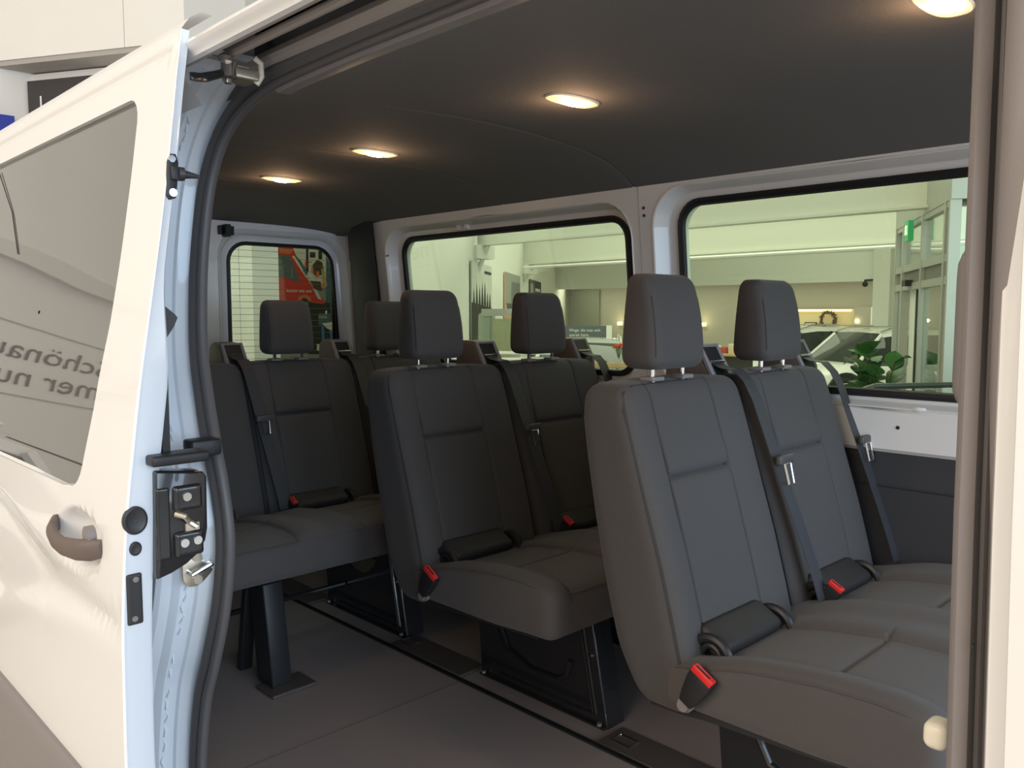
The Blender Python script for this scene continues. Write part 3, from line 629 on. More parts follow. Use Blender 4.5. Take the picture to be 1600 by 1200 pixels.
# headliner: five cloth panels with seams, four lamps
def ceil_z(x, y):
    t = (y-1.555)/.80; z = 1.648-.066*t*t-.03*t**6
    d = max(0, -3.12-x); z -= (.085*sstep(.05, .55, d))*(1-.75*min(1, t*t))
    return z
seams = [-3.12, -2.92, -2.30, -1.66, .55]
ys = [.735+.03*k for k in range(54)]; ys = [y for y in ys if y < 2.318]+[2.322]
def seam_x(x, y): return x-.35*max(0, (y-1.95))**1.5-.06*max(0, y-1.6) if -3.1 < x < .5 else x
xs_all = [XR+.01]+seams
liner = None
for a, b in zip(xs_all, xs_all[1:]):
    mb = MB(); n = max(4, int((b-a)/.05)); rings = []; L_ = b-a; tset = sorted({k/n for k in range(n+1)} | {.004/L_, .010/L_, 1-.010/L_, 1-.004/L_})
    for t in tset:
        r = []
        for y in ys:
            x = seam_x(a, y)*(1-t)+seam_x(b, y)*t
            z = ceil_z(x, y)+.003*(1-min(1, min(t*(b-a), (1-t)*(b-a))/.005)); r.append((x, y, z))
        rings.append(r)
    e0 = .003/(b-a)
    mb.loft(rings, False); liner = vp(mb, 'headliner_panel', M['liner'], ang=60)
cv = MB(); cv.loft([[(x, 2.312, min(1.566, ceil_z(x, 2.31)-.004)), (x, 2.322, min(1.560, ceil_z(x, 2.31)-.008)), (x, 2.37, min(1.562, ceil_z(x, 2.31)-.008))] for x in [XR+.01, -3.5, -3.4, -3.3, -3.2, -3, -2, -1, .5]], False); vp(cv, 'headliner_edge', M['liner'])
cv = MB(); cv.loft([[(x, .735, ceil_z(x, .735)), (x, .735, 1.63)] for x in [XR+.01, -3, -2, -1, .5]], False); vp(cv, 'headliner_side', M['liner'])
vp(MB().box(XR, XR+.02, .7, 2.4, 1.61, 1.70), 'rear_header', M['dtrim'], smooth=False)
for k, (x, y) in enumerate(((-2.865, 1.59), (-2.195, 1.54), (-1.34, 1.50), (-.51, 1.455))):
    z = ceil_z(x, y); lt = MB()
    def cap_ring(sx, sy, zz): return [(x+sx*math.copysign(abs(cos(t))**.7, cos(t)), y+sy*math.copysign(abs(sin(t))**.8, sin(t)), zz) for t in [2*pi*j/28 for j in range(28)]]
    lamp = sub(lt.loft([cap_ring(.036, .082, z+.004), cap_ring(.036, .082, z-.003), cap_ring(.033, .078, z-.006), cap_ring(.029, .072, z-.005), cap_ring(.028, .070, z+.004)], True), 'dome_lamp', M['cream'], liner)
    sub(MB().loft([cap_ring(.029, .072, z-.004), cap_ring(.022, .06, z-.010), cap_ring(.001, .002, z-.012)], True), 'lamp_lens', M['lens'], liner)
    sub(MB().sphere((x, y, z-.010), .012, 12, sc=(1.1, 3.0, .5)), 'lamp_bulb', M['bulb'], liner)
    l = bpy.data.lights.new('dome_light', 'POINT'); l.energy = .75; l.color = (1, .60, .32); l.shadow_soft_size = .03
    lo = bpy.data.objects.new('dome_light', l); COL.objects.link(lo); lo.location = (x, y, z-.05)
# rear doors
for (y0, y1, wy0, wy1) in ((1.60, 2.465, 1.762, 2.352), (.70, 1.59, .80, 1.40)):
    mb = MB(); seal_r = (wy0, wy1, .87, 1.478, .095); h = rrect(wy0-.065, wy1+.058, .83, 1.535, .13)
    Pf = lambda o_: (lambda y, z: Vector((XR+o_, y-.07*max(0, z-1.0)*(1 if y > 2.2 else 0), z)))
    o2 = outer_match(h, y0, y1, -.05, 1.60); mb.loft([[Pf(.03)(y, z) for y, z in mix2(h, o2, k/6)] for k in range(7)], True)
    rings = []
    for a, o_ in ((1, .03), (.94, .036), (.8, .030), (.5, -.005), (.3, -.012), (0, -.014), (-.1, -.03)):
        rings.append([Pf(o_)(y, z) for y, z in rrect(wy0-.065*a, wy1+.058*a, .87-.04*a, 1.478+.057*a, .095+.035*max(a, 0))])
    mb.loft(rings, True); rd = vp(mb, 'rear_door', M['jamb'], ang=30)
    rings = []
    for e, o_ in ((.003, -.014), (.001, -.006), (-.012, -.004), (-.016, -.014)):
        rings.append([Pf(o_)(y, z) for y, z in rrect(wy0-e, wy1+e, .87-e, 1.478+e, .095+e)])
    rings.append(rings[0]); sub(MB().loft(rings, True), 'window_seal', M['gseal'], rd)
    gl = rrect(wy0, wy1, .87, 1.478, .095); sub(MB().loft([[Pf(-.018)(y, z) for y, z in gl], [Pf(-.022)(y, z) for y, z in gl]], True, True), 'window_glass', M['glass'], rd, smooth=False)
    for k in range(19):
        z = .90+.03*k; ins = max(0, (z-1.40))*.5; sub(MB().tube([(XR-.0165, wy0+.02+ins, z), (XR-.0165, wy1-.02-ins, z)], .0009, 4), 'heater_wire', M['wire'], rd)
    sub(MB().tube([(XR-.0165, wy0+.06, .88), (XR-.0165, wy0+.06, 1.46)], .0008, 4), 'heater_wire', M['wire'], rd)
    sub(MB().box(XR-.018, XR-.014, wy1-.035, wy1-.012, .90, 1.40), 'bus_bar', M['gseal'], rd, smooth=False)
    pn = MB(); sb_ = softbox(ax(XR+.03, XR+.06, 1, .01), ax(y0+.03, y1-.05, 6, .02), ax(.05, .80, 6, .02), .012); sub(sb_, 'door_trim', M['dtrim'], rd)
hg = vp(MB().box(XR+.03, XR+.075, 1.72, 1.745, 1.49, 1.545).box(XR+.03, XR+.05, 1.70, 1.716, 1.50, 1.54).box(XR+.03, XR+.05, 1.75, 1.772, 1.50, 1.54), 'door_catch', M['plastic'], bevel=.003)
# near side wall behind the opening (with its own rear window), outer skin
nx0, nx1 = XR, -1.735
nh = rrect(-3.15, -1.95, .95, 1.50, .09)
mb = MB(); rect_skin(mb, nh, nx0, nx1, -.35, 1.59, lambda x, z: Vector((x, nearY(z)-.104, z)), 8); vp(mb, 'outer_skin', M['paint'])
mb = MB(); rect_skin(mb, nh, nx0, -1.66, 0, 1.62, lambda x, z: Vector((x, nearY(z)+.02, z)), 6); vp(mb, 'side_lining', M['dtrim'])
vp(MB().loft([[(x, nearY(z)-.095, z) for x, z in nh], [(x, nearY(z)-.099, z) for x, z in nh]], True, True), 'window_glass', M['dglass'], smooth=False)
# door opening: jamb and gasket swept along the opening outline
prof = [(-1.53, -.10), (-1.55, .10), (-1.548, .259), (-1.517, .40), (-1.475, .489), (-1.422, .614), (-1.397, .738), (-1.412, .83), (-1.440, .905), (-1.486, .983), (-1.534, 1.076), (-1.560, 1.17), (-1.574, 1.27), (-1.572, 1.381), (-1.546, 1.451), (-1.501, 1.497), (-1.432, 1.527), (-1.333, 1.544), (-1.10, 1.55)]
def catmull(p, n=5):
    out = []
    for i in range(len(p)-1):
        a = p[max(i-1, 0)]; b = p[i]; c = p[i+1]; d = p[min(i+2, len(p)-1)]
        for k in range(n):
            t = k/n; out.append(tuple(.5*((2*b[j])+(-a[j]+c[j])*t+(2*a[j]-5*b[j]+4*c[j]-d[j])*t*t+(-a[j]+3*b[j]-3*c[j]+d[j])*t**3) for j in range(2)))
    return out+[p[-1]]
path = catmull(prof)+[(-.8, 1.55), (-.4, 1.55), (.3, 1.55)]
def sweep(path, section, name, m, mfn=None, ang=40):
    rings = []
    for i, p in enumerate(path):
        a = path[max(i-1, 0)]; b = path[min(i+1, len(path)-1)]; t = Vector((b[0]-a[0], b[1]-a[1])).normalized(); n = Vector((-t.y, t.x))
        r = []
        for (o_, dy) in section: x = p[0]+n.x*o_; z = min(p[1]+n.y*o_, 1.588); r.append((x, nearY(z)+dy, z))
        rings.append(r)
    return vp(MB().loft(rings, False), name, m, ang=ang)
sweep([p for p in path if p[0] > -1.38 and p[1] > 1.5], [(.03, .055), (.004, .050), (-.007, .034), (-.009, .010), (-.003, .002)], 'inner_trim_edge', M['gplastic'])
gk = [(.040, .016), (.010, .012), (-.003, .006), (-.008, -.004), (-.003, -.012), (.004, -.012), (.009, -.005), (.011, -.002), (.014, -.006), (.020, -.015), (.028, -.017), (.035, -.012), (.039, -.002), (.039, .006)]
sweep(path, gk, 'door_seal', M['rubber2'], ang=70)
jpath = [p for p in path if p[0] < -1.36 or p[1] < 1.5]
sweep(jpath, [(.036, .004), (.040, .001), (.048, -.002), (.052, -.008), (.054, -.020), (.058, -.030), (.064, -.034), (.066, -.044), (.067, -.060), (.072, -.066), (.078, -.072), (.080, -.090), (.086, -.098), (.12, -.104), (.34, -.104)], 'rear_jamb', M['jamb'], ang=25)
# beads of sealant down the jamb
sd = MB()
for i in range(4, len(jpath)-12, 1):
    a = jpath[i-1]; b = jpath[i+1]; t = Vector((b[0]-a[0], b[1]-a[1])).normalized(); n = Vector((-t.y, t.x)); p = jpath[i]
    if rg.random() < .6:
        x = p[0]+n.x*.067; z = p[1]+n.y*.067; sd.tube([(x+.001, nearY(z)-.052, z-.012), (x+.002, nearY(z)-.052+rg.uniform(-.006, .006), z), (x+.001, nearY(z)-.052, z+.012)], .0022, 5)
vp(sd, 'sealant_bead', M['jamb'])['kind'] = 'stuff'
# header rail above the opening
X0h, X1h = -1.405, .5
hd = lambda pts, name, m, x0=X0h, x1=X1h: vp(MB().loft([[(x, y, z) for y, z in pts] for x in (x0, (x0+x1)/2, x1)], False), name, m, ang=30)
hd([(.746, 1.568), (.730, 1.572), (.722, 1.577), (.719, 1.584), (.722, 1.590), (.728, 1.589), (.7285, 1.594), (.733, 1.602)], 'lit_rail_lip', M['tan'])  # tan band over the seal's outer ridge; warm hall light painted into it
hd([(.732, 1.600), (.735, 1.645), (.700, 1.650), (.668, 1.640), (.664, 1.60)], 'rail_channel', M['gloss'])
hd([(.664, 1.60), (.650, 1.592), (.640, 1.583), (.600, 1.550), (.592, 1.545), (.586, 1.545)], 'shade_toned_housing', M['tan'])  # underside of the white body, its shade painted in as tan
hd([(.586, 1.545), (.578, 1.547), (.574, 1.553), (.568, 1.556), (.563, 1.562), (.566, 1.568), (.575, 1.575), (.60, 1.592), (.64, 1.615)], 'cant_rail', M['paint'])
vp(MB().tube([(-1.37, .655, 1.574), (X1h, .655, 1.574)], .0075, 10).tube([(-1.37, .668, 1.585), (X1h, .668, 1.585)], .003, 6), 'guide_rod', M['tan'])
vp(MB().loft([[(X0h, y, z) for y, z in [(.748, 1.585), (.735, 1.645), (.668, 1.640), (.60, 1.550), (.590, 1.585)]], [(X0h-.02, y, z) for y, z in [(.748, 1.585), (.735, 1.645), (.668, 1.640), (.60, 1.550), (.590, 1.585)]]], True, True), 'rail_end', M['tan'], smooth=False)
vp(MB().sphere((-.99, .736, 1.603), .004, 8), 'rail_bolt', M['chrome'])
# rear upper body corner behind the jamb top
vp(MB().loft([[(x, y, z) for y, z in [(.635, 1.50), (.60, 1.545), (.585, 1.562), (.60, 1.592), (.64, 1.615)]] for x in (XR, -1.5, X0h)], False), 'cant_rail', M['paint'])
# front pillar (B pillar) at the right edge
def col(pts, name, m, ang=40):
    rings = []
    for z in [-.1, .2, .5, .8, 1.0, 1.2, 1.4, 1.62]:
        dx = -.012*max(0, z-.8)/.5; rings.append([(x+dx-(max(0, z-.9)*.02), y+.0+(nearY(z)-.66), z) for x, y in pts])
    return vp(MB().loft(rings, False), name, m, ang=ang)
col([(-.195, .80), (-.204, .76), (-.206, .70), (-.207, .668), (-.2045, .656), (-.199, .651), (-.194, .654), (-.1915, .660)], 'front_door_seal', M['gplastic'])
col([(-.1915, .660), (-.190, .670), (-.187, .670), (-.1855, .664), (-.184, .670), (-.1795, .670)], 'seal_channel', M['rubber2'])
col([(-.1795, .670), (-.1785, .657), (-.1775, .652), (-.1755, .648), (-.172, .646), (-.160, .634), (-.158, .628), (-.10, .618), (.4, .60)], 'front_pillar', M['paint'], 20)
vp(MB().add(*(lambda b: (b.v, b.f))(softbox(ax(-.20, .4, 4, .02), ax(.68, .76, 3, .02), ax(-.1, 1.6, 8, .02), .02))), 'pillar_trim', M['gplastic'])
pt = MB()
for z in (.905, 1.20): pt.disc((-.1915, nearY(z)+.002, z), (0, -1, 0), .0012, .004, 8)
vp(pt, 'trim_clip', M['plastic'])
vp(softbox(ax(-.288, -.21, 4, .03), ax(.86, .93, 4, .03), ax(1.045, 1.225, 8, .04), .04, lambda p: Vector((p.x+.02*(p.z-1.13)*0, p.y, p.z))), 'grab_handle_base', M['gplastic'])
vp(softbox(ax(-.242, -.222, 3, .006), ax(.71, .735, 3, .006), ax(.788, .812, 4, .006), .008), 'door_stop', M['cream'])

# ================================================================== SLIDING DOOR
XD = -1.3
def dP(x, z, o=0.0):
    # character recess between two feature lines
    up = lerp([(-3.2, .86), (-2.0, .767), (-1.65, .700), (-1.30, .682)], x); lo = lerp([(-3.2, .45), (-2.03, .528), (-1.74, .589), (-1.30, .640)], x)
    d = .011*sstep(up+.012, up-.03, z)*sstep(lo-.01, lo+.05, z)
    # handle bowl
    r = sqrt(((x+1.505)/.115)**2+((z-.768)/.052)**2); d += .034*(1-sstep(.45, 1.05, r))
    # groove under the roof edge
    d += .006*g(z-1.556, .006)
    return Vector((x, doory(z)+d-o, z))
hole = []
wp = [(-1.452, 1.470, 0), (-1.478, 1.500, 0), (-1.53, 1.507, 0), (-2.75, 1.505, 0), (-2.80, 1.45, 0), (-2.80, .90, 0), (-2.75, .842, 0), (-1.60, .848, 0), (-1.545, .852, 0), (-1.513, .866, 0), (-1.496, .89, 0)]
def resample(poly, n):
    L = [0]; m = len(poly)
    for i in range(m): L.append(L[-1]+(Vector(poly[i])-Vector(poly[(i+1) % m])).length)
    out = []; j = 0
    for k in range(n):
        s = L[-1]*k/n
        while L[j+1] < s: j += 1
        t = (s-L[j])/(L[j+1]-L[j]); p, q = poly[j], poly[(j+1) % m]; out.append((p[0]+(q[0]-p[0])*t, p[1]+(q[1]-p[1])*t))
    return out
wpoly = [(-1.450, 1.30), (-1.4445, 1.44)]+[(-1.485+.042*cos(radians(a)), 1.464+.042*sin(radians(a))) for a in range(0, 91, 10)]+[(-2.74, 1.507)]+[(-2.74+.05*cos(radians(a)), 1.457+.05*sin(radians(a))) for a in range(90, 181, 15)]+[(-2.79+.05*0, .90)]+[(-2.74+.05*cos(radians(a)), .892+.05*sin(radians(a))) for a in range(180, 271, 15)]+[(-1.60, .846), (-1.565, .851)]+[(-1.562+.053*cos(radians(a)), .903+.053*sin(radians(a))) for a in range(-80, -5, 12)]+[(-1.482, .99), (-1.457, 1.13)]
wl_ = resample(wpoly, 260)
cx_, cz_ = -1.9, 1.15
# outer rectangle by rays from the window centre
def ray_rect(p, x0, x1, z0, z1):
    dx, dz = p[0]-cx_, p[1]-cz_; t = 1e9
    if dx > 0: t = min(t, (x1-cx_)/dx)
    if dx < 0: t = min(t, (x0-cx_)/dx)
    if dz > 0: t = min(t, (z1-cz_)/dz)
    if dz < 0: t = min(t, (z0-cz_)/dz)
    return (cx_+dx*t, cz_+dz*t)
oz0, oz1 = -.62, 1.583
outr = [ray_rect(p, -3.1, XD, oz0, oz1) for p in wl_]
for X in (-3.1, XD):
    for Z in (oz0, oz1): k = min(range(260), key=lambda i: (outr[i][0]-X)**2+(outr[i][1]-Z)**2); outr[k] = (X, Z)
ts = [0, .004]+[.02+.98*(k/80)**1.15 for k in range(81)]
sk = MB(); inner = [[Vector((x, doory(z)+.011, z)) for x, z in mix2(wl_, outr, -.004)], [Vector((x, doory(z)+.004, z)) for x, z in wl_]]
sk.loft(inner+[[dP(x, z) for x, z in mix2(wl_, outr, t)] for t in ts], True)
door = vp(sk, 'sliding_door', M['paint'], ang=24); door['label'] = 'open sliding door slid back along the outside of the van'
# door glass, concentric so that it follows the curvature
gr_ = []
for t in [1.0, .97, .9, .8, .7, .6, .5, .4, .3, .2, .1, .01]:
    gr_.append([(cx_+(x-cx_)*t, doory(cz_+(z-cz_)*t)+.009, cz_+(z-cz_)*t) for x, z in wl_])
sub(MB().loft(gr_, True), 'window_glass', M['dglass'], door)
sub(MB().tube([(-2.03, doory(.885)+.0075, .884), (-1.53, doory(.886)+.0075, .888)], .0010, 4).tube([(-2.36, doory(1.49)+.006, 1.49), (-2.21, doory(1.38)+.0075, 1.38), (-2.12, doory(1.28)+.0075, 1.28)], .0012, 4), 'heater_line', M['gseal'], door)
# front edge of the door, facing forward
eg = [(0, 0), (.003, .003), (.001, .010), (-.001, .042), (-.004, .047), (-.012, .050), (-.030, .052), (-.10, .054), (-.20, .056)]
zs = [oz0+k*(oz1-oz0)/60 for k in range(61)]
ed = MB(); ed.loft([[(XD+a, doory(z)+b*(1-.66*sstep(1.02, 1.24, z)), z) for a, b in eg] for z in zs], False)
edge = sub(ed, 'door_edge', M['jamb'], door, ang=30)
sub(MB().loft([[(x, doory(1.583)+b, 1.583+c) for b, c in ((0, 0), (.012, .018), (.03, .03), (.05, .03))] for x in (-3.1, XD+.004)], False), 'top_flange', M['paint'], door)
sub(MB().loft([[(x, doory(z)+.055, z) for z in (oz0, .3, .6, .82)] for x in (-3.1, XD-.04)], False), 'inner_panel', M['dtrim'], door)
# lower cladding
cl = MB(); zz = [-.62, -.3, 0, .2, .33, .352, .360, .362]; oo = [.012, .014, .014, .014, .014, .012, .006, 0]
cl.loft([[(x, doory(z)-o_, z) for z, o_ in zip(zz, oo)] for x in (-3.1, -2, XD+.004)], False); sub(cl, 'lower_cladding', M['gplastic'], door)
# handle
hn = MB(); pts = [(-1.630, .776), (-1.620, .774), (-1.59, .769), (-1.545, .764), (-1.50, .762), (-1.45, .765), (-1.41, .770), (-1.396, .773)]
outs = [-.014, .004, .018, .025, .026, .020, .010, -.004]; rs = [.012, .017, .017, .016, .016, .018, .018, .015]
rings = []
for (x, z), o_, r in zip(pts, outs, rs): rings.append([(x, doory(z)-o_+.55*r*cos(t), z+r*sin(t)) for t in [2*pi*k/14 for k in range(14)]])
hnd = sub(hn.loft(rings, True, True), 'handle', M['bplastic'], door)
sub(MB().disc((-1.425, doory(.78)-.002, .79), (0, -1, 0), .017, .012, 16), 'lock_cap', M['gplastic'], door)
# fittings on the door edge
fz = lambda z, b: doory(z)+b
def grommet(z, b, r, h): return MB().disc((XD-.001, fz(z, b), z), (1, 0, 0), r, h, 24)
rg_ = MB(); rc = (XD, fz(.834, .014), .834)
rg_.loft([[(XD+dx, rc[1]+r*.85*cos(t), rc[2]+r*sin(t)) for t in [2*pi*k/24 for k in range(24)]] for r, dx in ((.022, -.001), (.022, .004), (.018, .006), (.015, .0050), (.013, .0042), (.001, .0040))], True)
sub(rg_, 'buffer_cup', M['rubber'], door)
sub(MB().loft([[(XD+dx, fz(.790, .017)+r*.85*cos(t), .790+r*sin(t)) for t in [2*pi*k/20 for k in range(20)]] for r, dx in ((.011, -.001), (.011, .003), (.008, .005), (.001, .004))], True), 'rubber_plug', M['rubber'], door)
cp = softbox(ax(XD-.002, XD+.005, 1, .002), ax(fz(.71, .006), fz(.71, .030), 3, .006), ax(.672, .752, 4, .006), .006); sub(cp, 'contact_plate', M['rubber'], door)
scr = MB()
for z in (.682, .743): scr.disc((XD+.004, fz(z, .018), z), (1, 0, 0), .0045, .002, 12)
sub(scr, 'screw', M['gplastic'], door)
bk = MB(); b0 = fz(1.35, 0)
bk.prism([(b0-.001, 1.328), (b0+.004, 1.322), (b0+.014, 1.325), (b0+.017, 1.345), (b0+.020, 1.38), (b0+.016, 1.392), (b0+.008, 1.392), (b0+.003, 1.38)], 0, XD-.001, XD+.004)
bk.box(XD, XD+.012, b0+.006, b0+.026, 1.352, 1.372); sub(bk, 'guide_bracket', M['plastic'], door, bevel=.001)
sub(MB().tube([(XD+.008, b0+.022, 1.362), (XD+.012, b0+.034, 1.361), (XD+.014, b0+.046, 1.360)], [.0075, .005, .003], 12).tube([(XD+.008, b0+.018, 1.362), (XD+.010, b0+.026, 1.362)], .0095, 12), 'guide_pin', M['rubber'], door)
sub(MB().disc((XD+.004, b0+.009, 1.384), (1, 0, 0), .0055, .003, 14).disc((XD+.004, b0+.009, 1.333), (1, 0, 0), .0062, .003, 14), 'bolt', M['chrome'], door)
sm_ = MB(); b1 = fz(1.14, .020)
sm_.loft([[(XD-.006, b1+dy, z), (XD-.006, b1+dy+.012*w, z), (XD-.03, b1+dy+.012*w, z), (XD-.03, b1+dy, z)] for z, dy, w in ((1.225, 0, .2), (1.20, -.004, .8), (1.16, -.004, 1.1), (1.148, .0, 2.0), (1.142, 0, 2.4), (1.128, 0, 1.9), (1.116, 0, 1.2), (1.105, -.004, .9), (1.10, -.004, .8))], True, True)
sub(sm_, 'edge_buffer', M['rubber'], door, ang=60)
sub(MB().box(XD-.05, XD-.01, fz(.95, .050), fz(.95, .062), .93, 1.08), 'seal_strip', M['plastic'], door)
# latch carrier (glossy black)
lc = [(fz(.9, .036), .907), (fz(.9, .112), .897), (fz(.9, .117), .887), (fz(.9, .116), .805), (fz(.9, .112), .785), (fz(.9, .100), .766), (fz(.9, .080), .752), (fz(.9, .056), .742), (fz(.9, .032), .736)]
mb = MB(); mb.prism(lc, 0, XD-.03, XD+.012); lat = sub(mb, 'latch_cover', M['gloss'], door, bevel=.004)
y_ = lambda a: fz(.9, a)
mb = softbox(ax(XD+.008, XD+.020, 2, .004), ax(y_(.060), y_(.106), 5, .006), ax(.840, .880, 5, .006), .007); sub(mb, 'latch_housing', M['gloss'], door)
mb = softbox(ax(XD+.008, XD+.020, 2, .004), ax(y_(.060), y_(.106), 5, .006), ax(.766, .806, 5, .006), .010); sub(mb, 'latch_housing', M['gloss'], door)
mb = softbox(ax(XD+.006, XD+.014, 2, .003), ax(y_(.034), y_(.056), 3, .005), ax(.765, .880, 6, .005), .005); sub(mb, 'pressed_rib', M['gloss'], door)
sub(MB().tube([(XD+.012, y_(.064), .836), (XD+.022, y_(.075), .832), (XD+.014, y_(.085), .820), (XD+.02, y_(.095), .812)], .005, 8).box(XD+.010, XD+.016, y_(.078), y_(.10), .806, .818), 'latch_claw', M['zinc'], door)
bl = MB()
for a, z in ((.080, .862), (.074, .789), (.095, .790)): bl.disc((XD+.018, y_(a), z), (1, 0, 0), .0068, .004, 16)
sub(bl, 'bolt', M['chrome'], door)
mb = softbox(ax(XD-.02, XD+.026, 3, .004), ax(y_(.026), y_(.118), 6, .004), ax(.915, .932, 2, .004), .005, lambda p: p); sub(mb, 'carrier_arm', M['plastic'], door)
# striker on the jamb
sx, sy, stz = -1.462, .622, .690
zp = MB(); zp.prism([(sy+.030*cos(t)*(1+.12*cos(3*t)), stz+.034*sin(t)*(1+.1*sin(2*t))) for t in [2*pi*k/22 for k in range(22)]], 0, sx, sx+.004)
strk = vp(zp, 'striker_plate', M['zinc'], bevel=.001)
sub(MB().tube([(sx, sy-.016, stz-.006), (sx+.022, sy-.016, stz-.006), (sx+.022, sy+.020, stz+.006), (sx, sy+.020, stz+.006)], .0045, 8), 'striker_loop', M['chrome'], strk)
for z in (.020, -.022): sub(MB().disc((sx+.003, sy, stz+z), (1, 0, 0), .0085, .006, 14), 'bolt', M['zinc'], strk)
# upper roller arm
ar_ = MB(); ar_.loft([[(x, y-.002, z-h), (x, y+.012, z-h), (x, y+.012, z+h), (x, y-.002, z+h)] for x, y, z, h in ((XD-.02, .578, 1.520, .007), (-1.33, .60, 1.525, .0065), (-1.33, .625, 1.535, .005), (-1.335, .645, 1.545, .004))], True, True)
arm = vp(ar_, 'roller_arm', M['gloss'], bevel=.0015)
sub(MB().disc((-1.335, .650, 1.535), (0, 0, 1), .013, .022, 16).disc((-1.325, .640, 1.556), (0, 0, 1), .010, .008, 14).disc((-1.335, .650, 1.525), (0, 0, 1), .008, .006, 12), 'roller', M['chrome'], arm)
sub(MB().add(*(lambda b: (b.v, b.f))(softbox(ax(-1.375, -1.325, 3, .004), ax(.655, .700, 3, .004), ax(1.535, 1.553, 2, .004), .004))), 'roller_bracket', M['zinc'], arm)
sub(MB().tube([(-1.325, .690, 1.572), (-1.325, .702, 1.565), (-1.33, .705, 1.545), (-1.335, .698, 1.532)], .005, 8), 'rubber_bumper', M['cream'], arm)
# carrier arm behind the latch
vp(softbox(ax(-1.44, -1.40, 3, .004), ax(.595, .650, 3, .004), ax(.90, .93, 2, .004), .006), 'carrier_bracket', M['plastic'])

# ================================================================== BENCH SEATS
PITCH = .48; HO = -.045
FRONT = [(.30, .06), (.36, .075), (.40, .070), (.50, .045), (.62, .012), (.75, -.030), (.88, -.070), (.97, -.098), (1.01, -.112)]
REAR = [(.30, -.02), (.33, -.065), (.42, -.125), (.55, -.162), (.70, -.195), (.85, -.222), (.93, -.232), (1.0, -.225)]
def backrest_mesh():
    w = PITCH/2-.0015; n0, n1 = -.148, .092; hs = .792
    ysl = ax(-w, w, 16, .03, 5, (n0, n1)); tl = ax(0, .14, 6, .035, 5); zl_ = ax(.315, .998, 30, .045, 6, (hs,))
    def fn(p):
        y, t, z = p.x, p.y, p.z
        zz = z; f = smooth_tab(FRONT, zz); r = smooth_tab(REAR, zz); u = t/.14
        x = r+(f-r)*u
        if u > .72:
            d = -.007*g(y-n0, .0035)-.007*g(y-n1, .0035)
            if z < .40: d *= .3
            if n0 < y < n1: d += -.017*g(z-hs, .0055)+.005*g(z-hs-.035, .03)+.004*g(z-hs+.05, .05)
            else: d += .006*(1-g(min(abs(y-n0), abs(y-n1)), .03))
            d += -.006*sstep(.18, .232, abs(y))
            x += d*sstep(.72, .95, u)
        zz += -.010*(abs(y)/w)**4*sstep(.85, 1.0, z)
        return Vector((x, y*(1-.02*sstep(.9, 1.0, z)), zz))
    return softbox(ysl, tl, zl_, .034, fn)
def bench_cushion(y0, y1, centres):
    ysl = ax(y0, y1, int((y1-y0)/.03), .035, 5, [c+e for c in centres for e in (-.118, .118)]); xl = ax(.0, .56, 16, .05, 6, (.345,)); zl_ = ax(.335, .49, 5, .035, 5)
    top_ = [(0, .425), (.09, .445), (.2, .474), (.35, .494), (.48, .498), (.54, .486), (.56, .478)]
    def fn(p):
        y, x, z = p.y, p.x, p.z; u = (z-.335)/.155; z += (smooth_tab(top_, x)-.49)*u
        top = .0
        c = min(centres, key=lambda c: abs(c-y)); d = y-c
        if u > .55:
            pan = 1-sstep(.100, .145, abs(d)); k = sstep(.55, .9, u)
            h = -.014*pan*sstep(0, .04, x)+.004*(1-pan)*sstep(.05, .2, x)
            h += -.006*g(abs(d)-.118, .004)*sstep(.02, .06, x)
            if pan > .3: h += -.006*g(x-.345, .005)
            if abs(y-y0) > .16 and abs(y-y1) > .16: h += -.010*g(abs(d)-PITCH/2, .04)
            z2 = z+h*k
        else: z2 = z
        # front underside rises, nose droops
        z2 += .012*(1-u)*sstep(.3, .54, x)
        return Vector((x, y, z2))
    return softbox(xl, ysl, zl_, .035, fn)
def headrest_fn(p):
    y, t, z = p.x, p.y, p.z; k = z/.215
    y *= 1-.10*k**2-.04*(1-k)**2; y *= 1-.12*sstep(0, -.078, t)
    t *= (1-.25*max(0, k)**3) if t > 0 else (1-.50*max(0, k)**1.3); t += .006*sin(pi*k)*(1 if t > 0 else .2)
    return Vector((t-.11*z, y, z))
def headrest_mesh():
    ysl = ax(-.104, .104, 8, .045, 7); tl = ax(-.078, .042, 5, .035, 6); zl_ = ax(0, .215, 8, .05, 7)
    return softbox(ysl, tl, zl_, .030, headrest_fn)
def outline_tube(pts, r=.0016): return MB().tube(pts, r, 5)
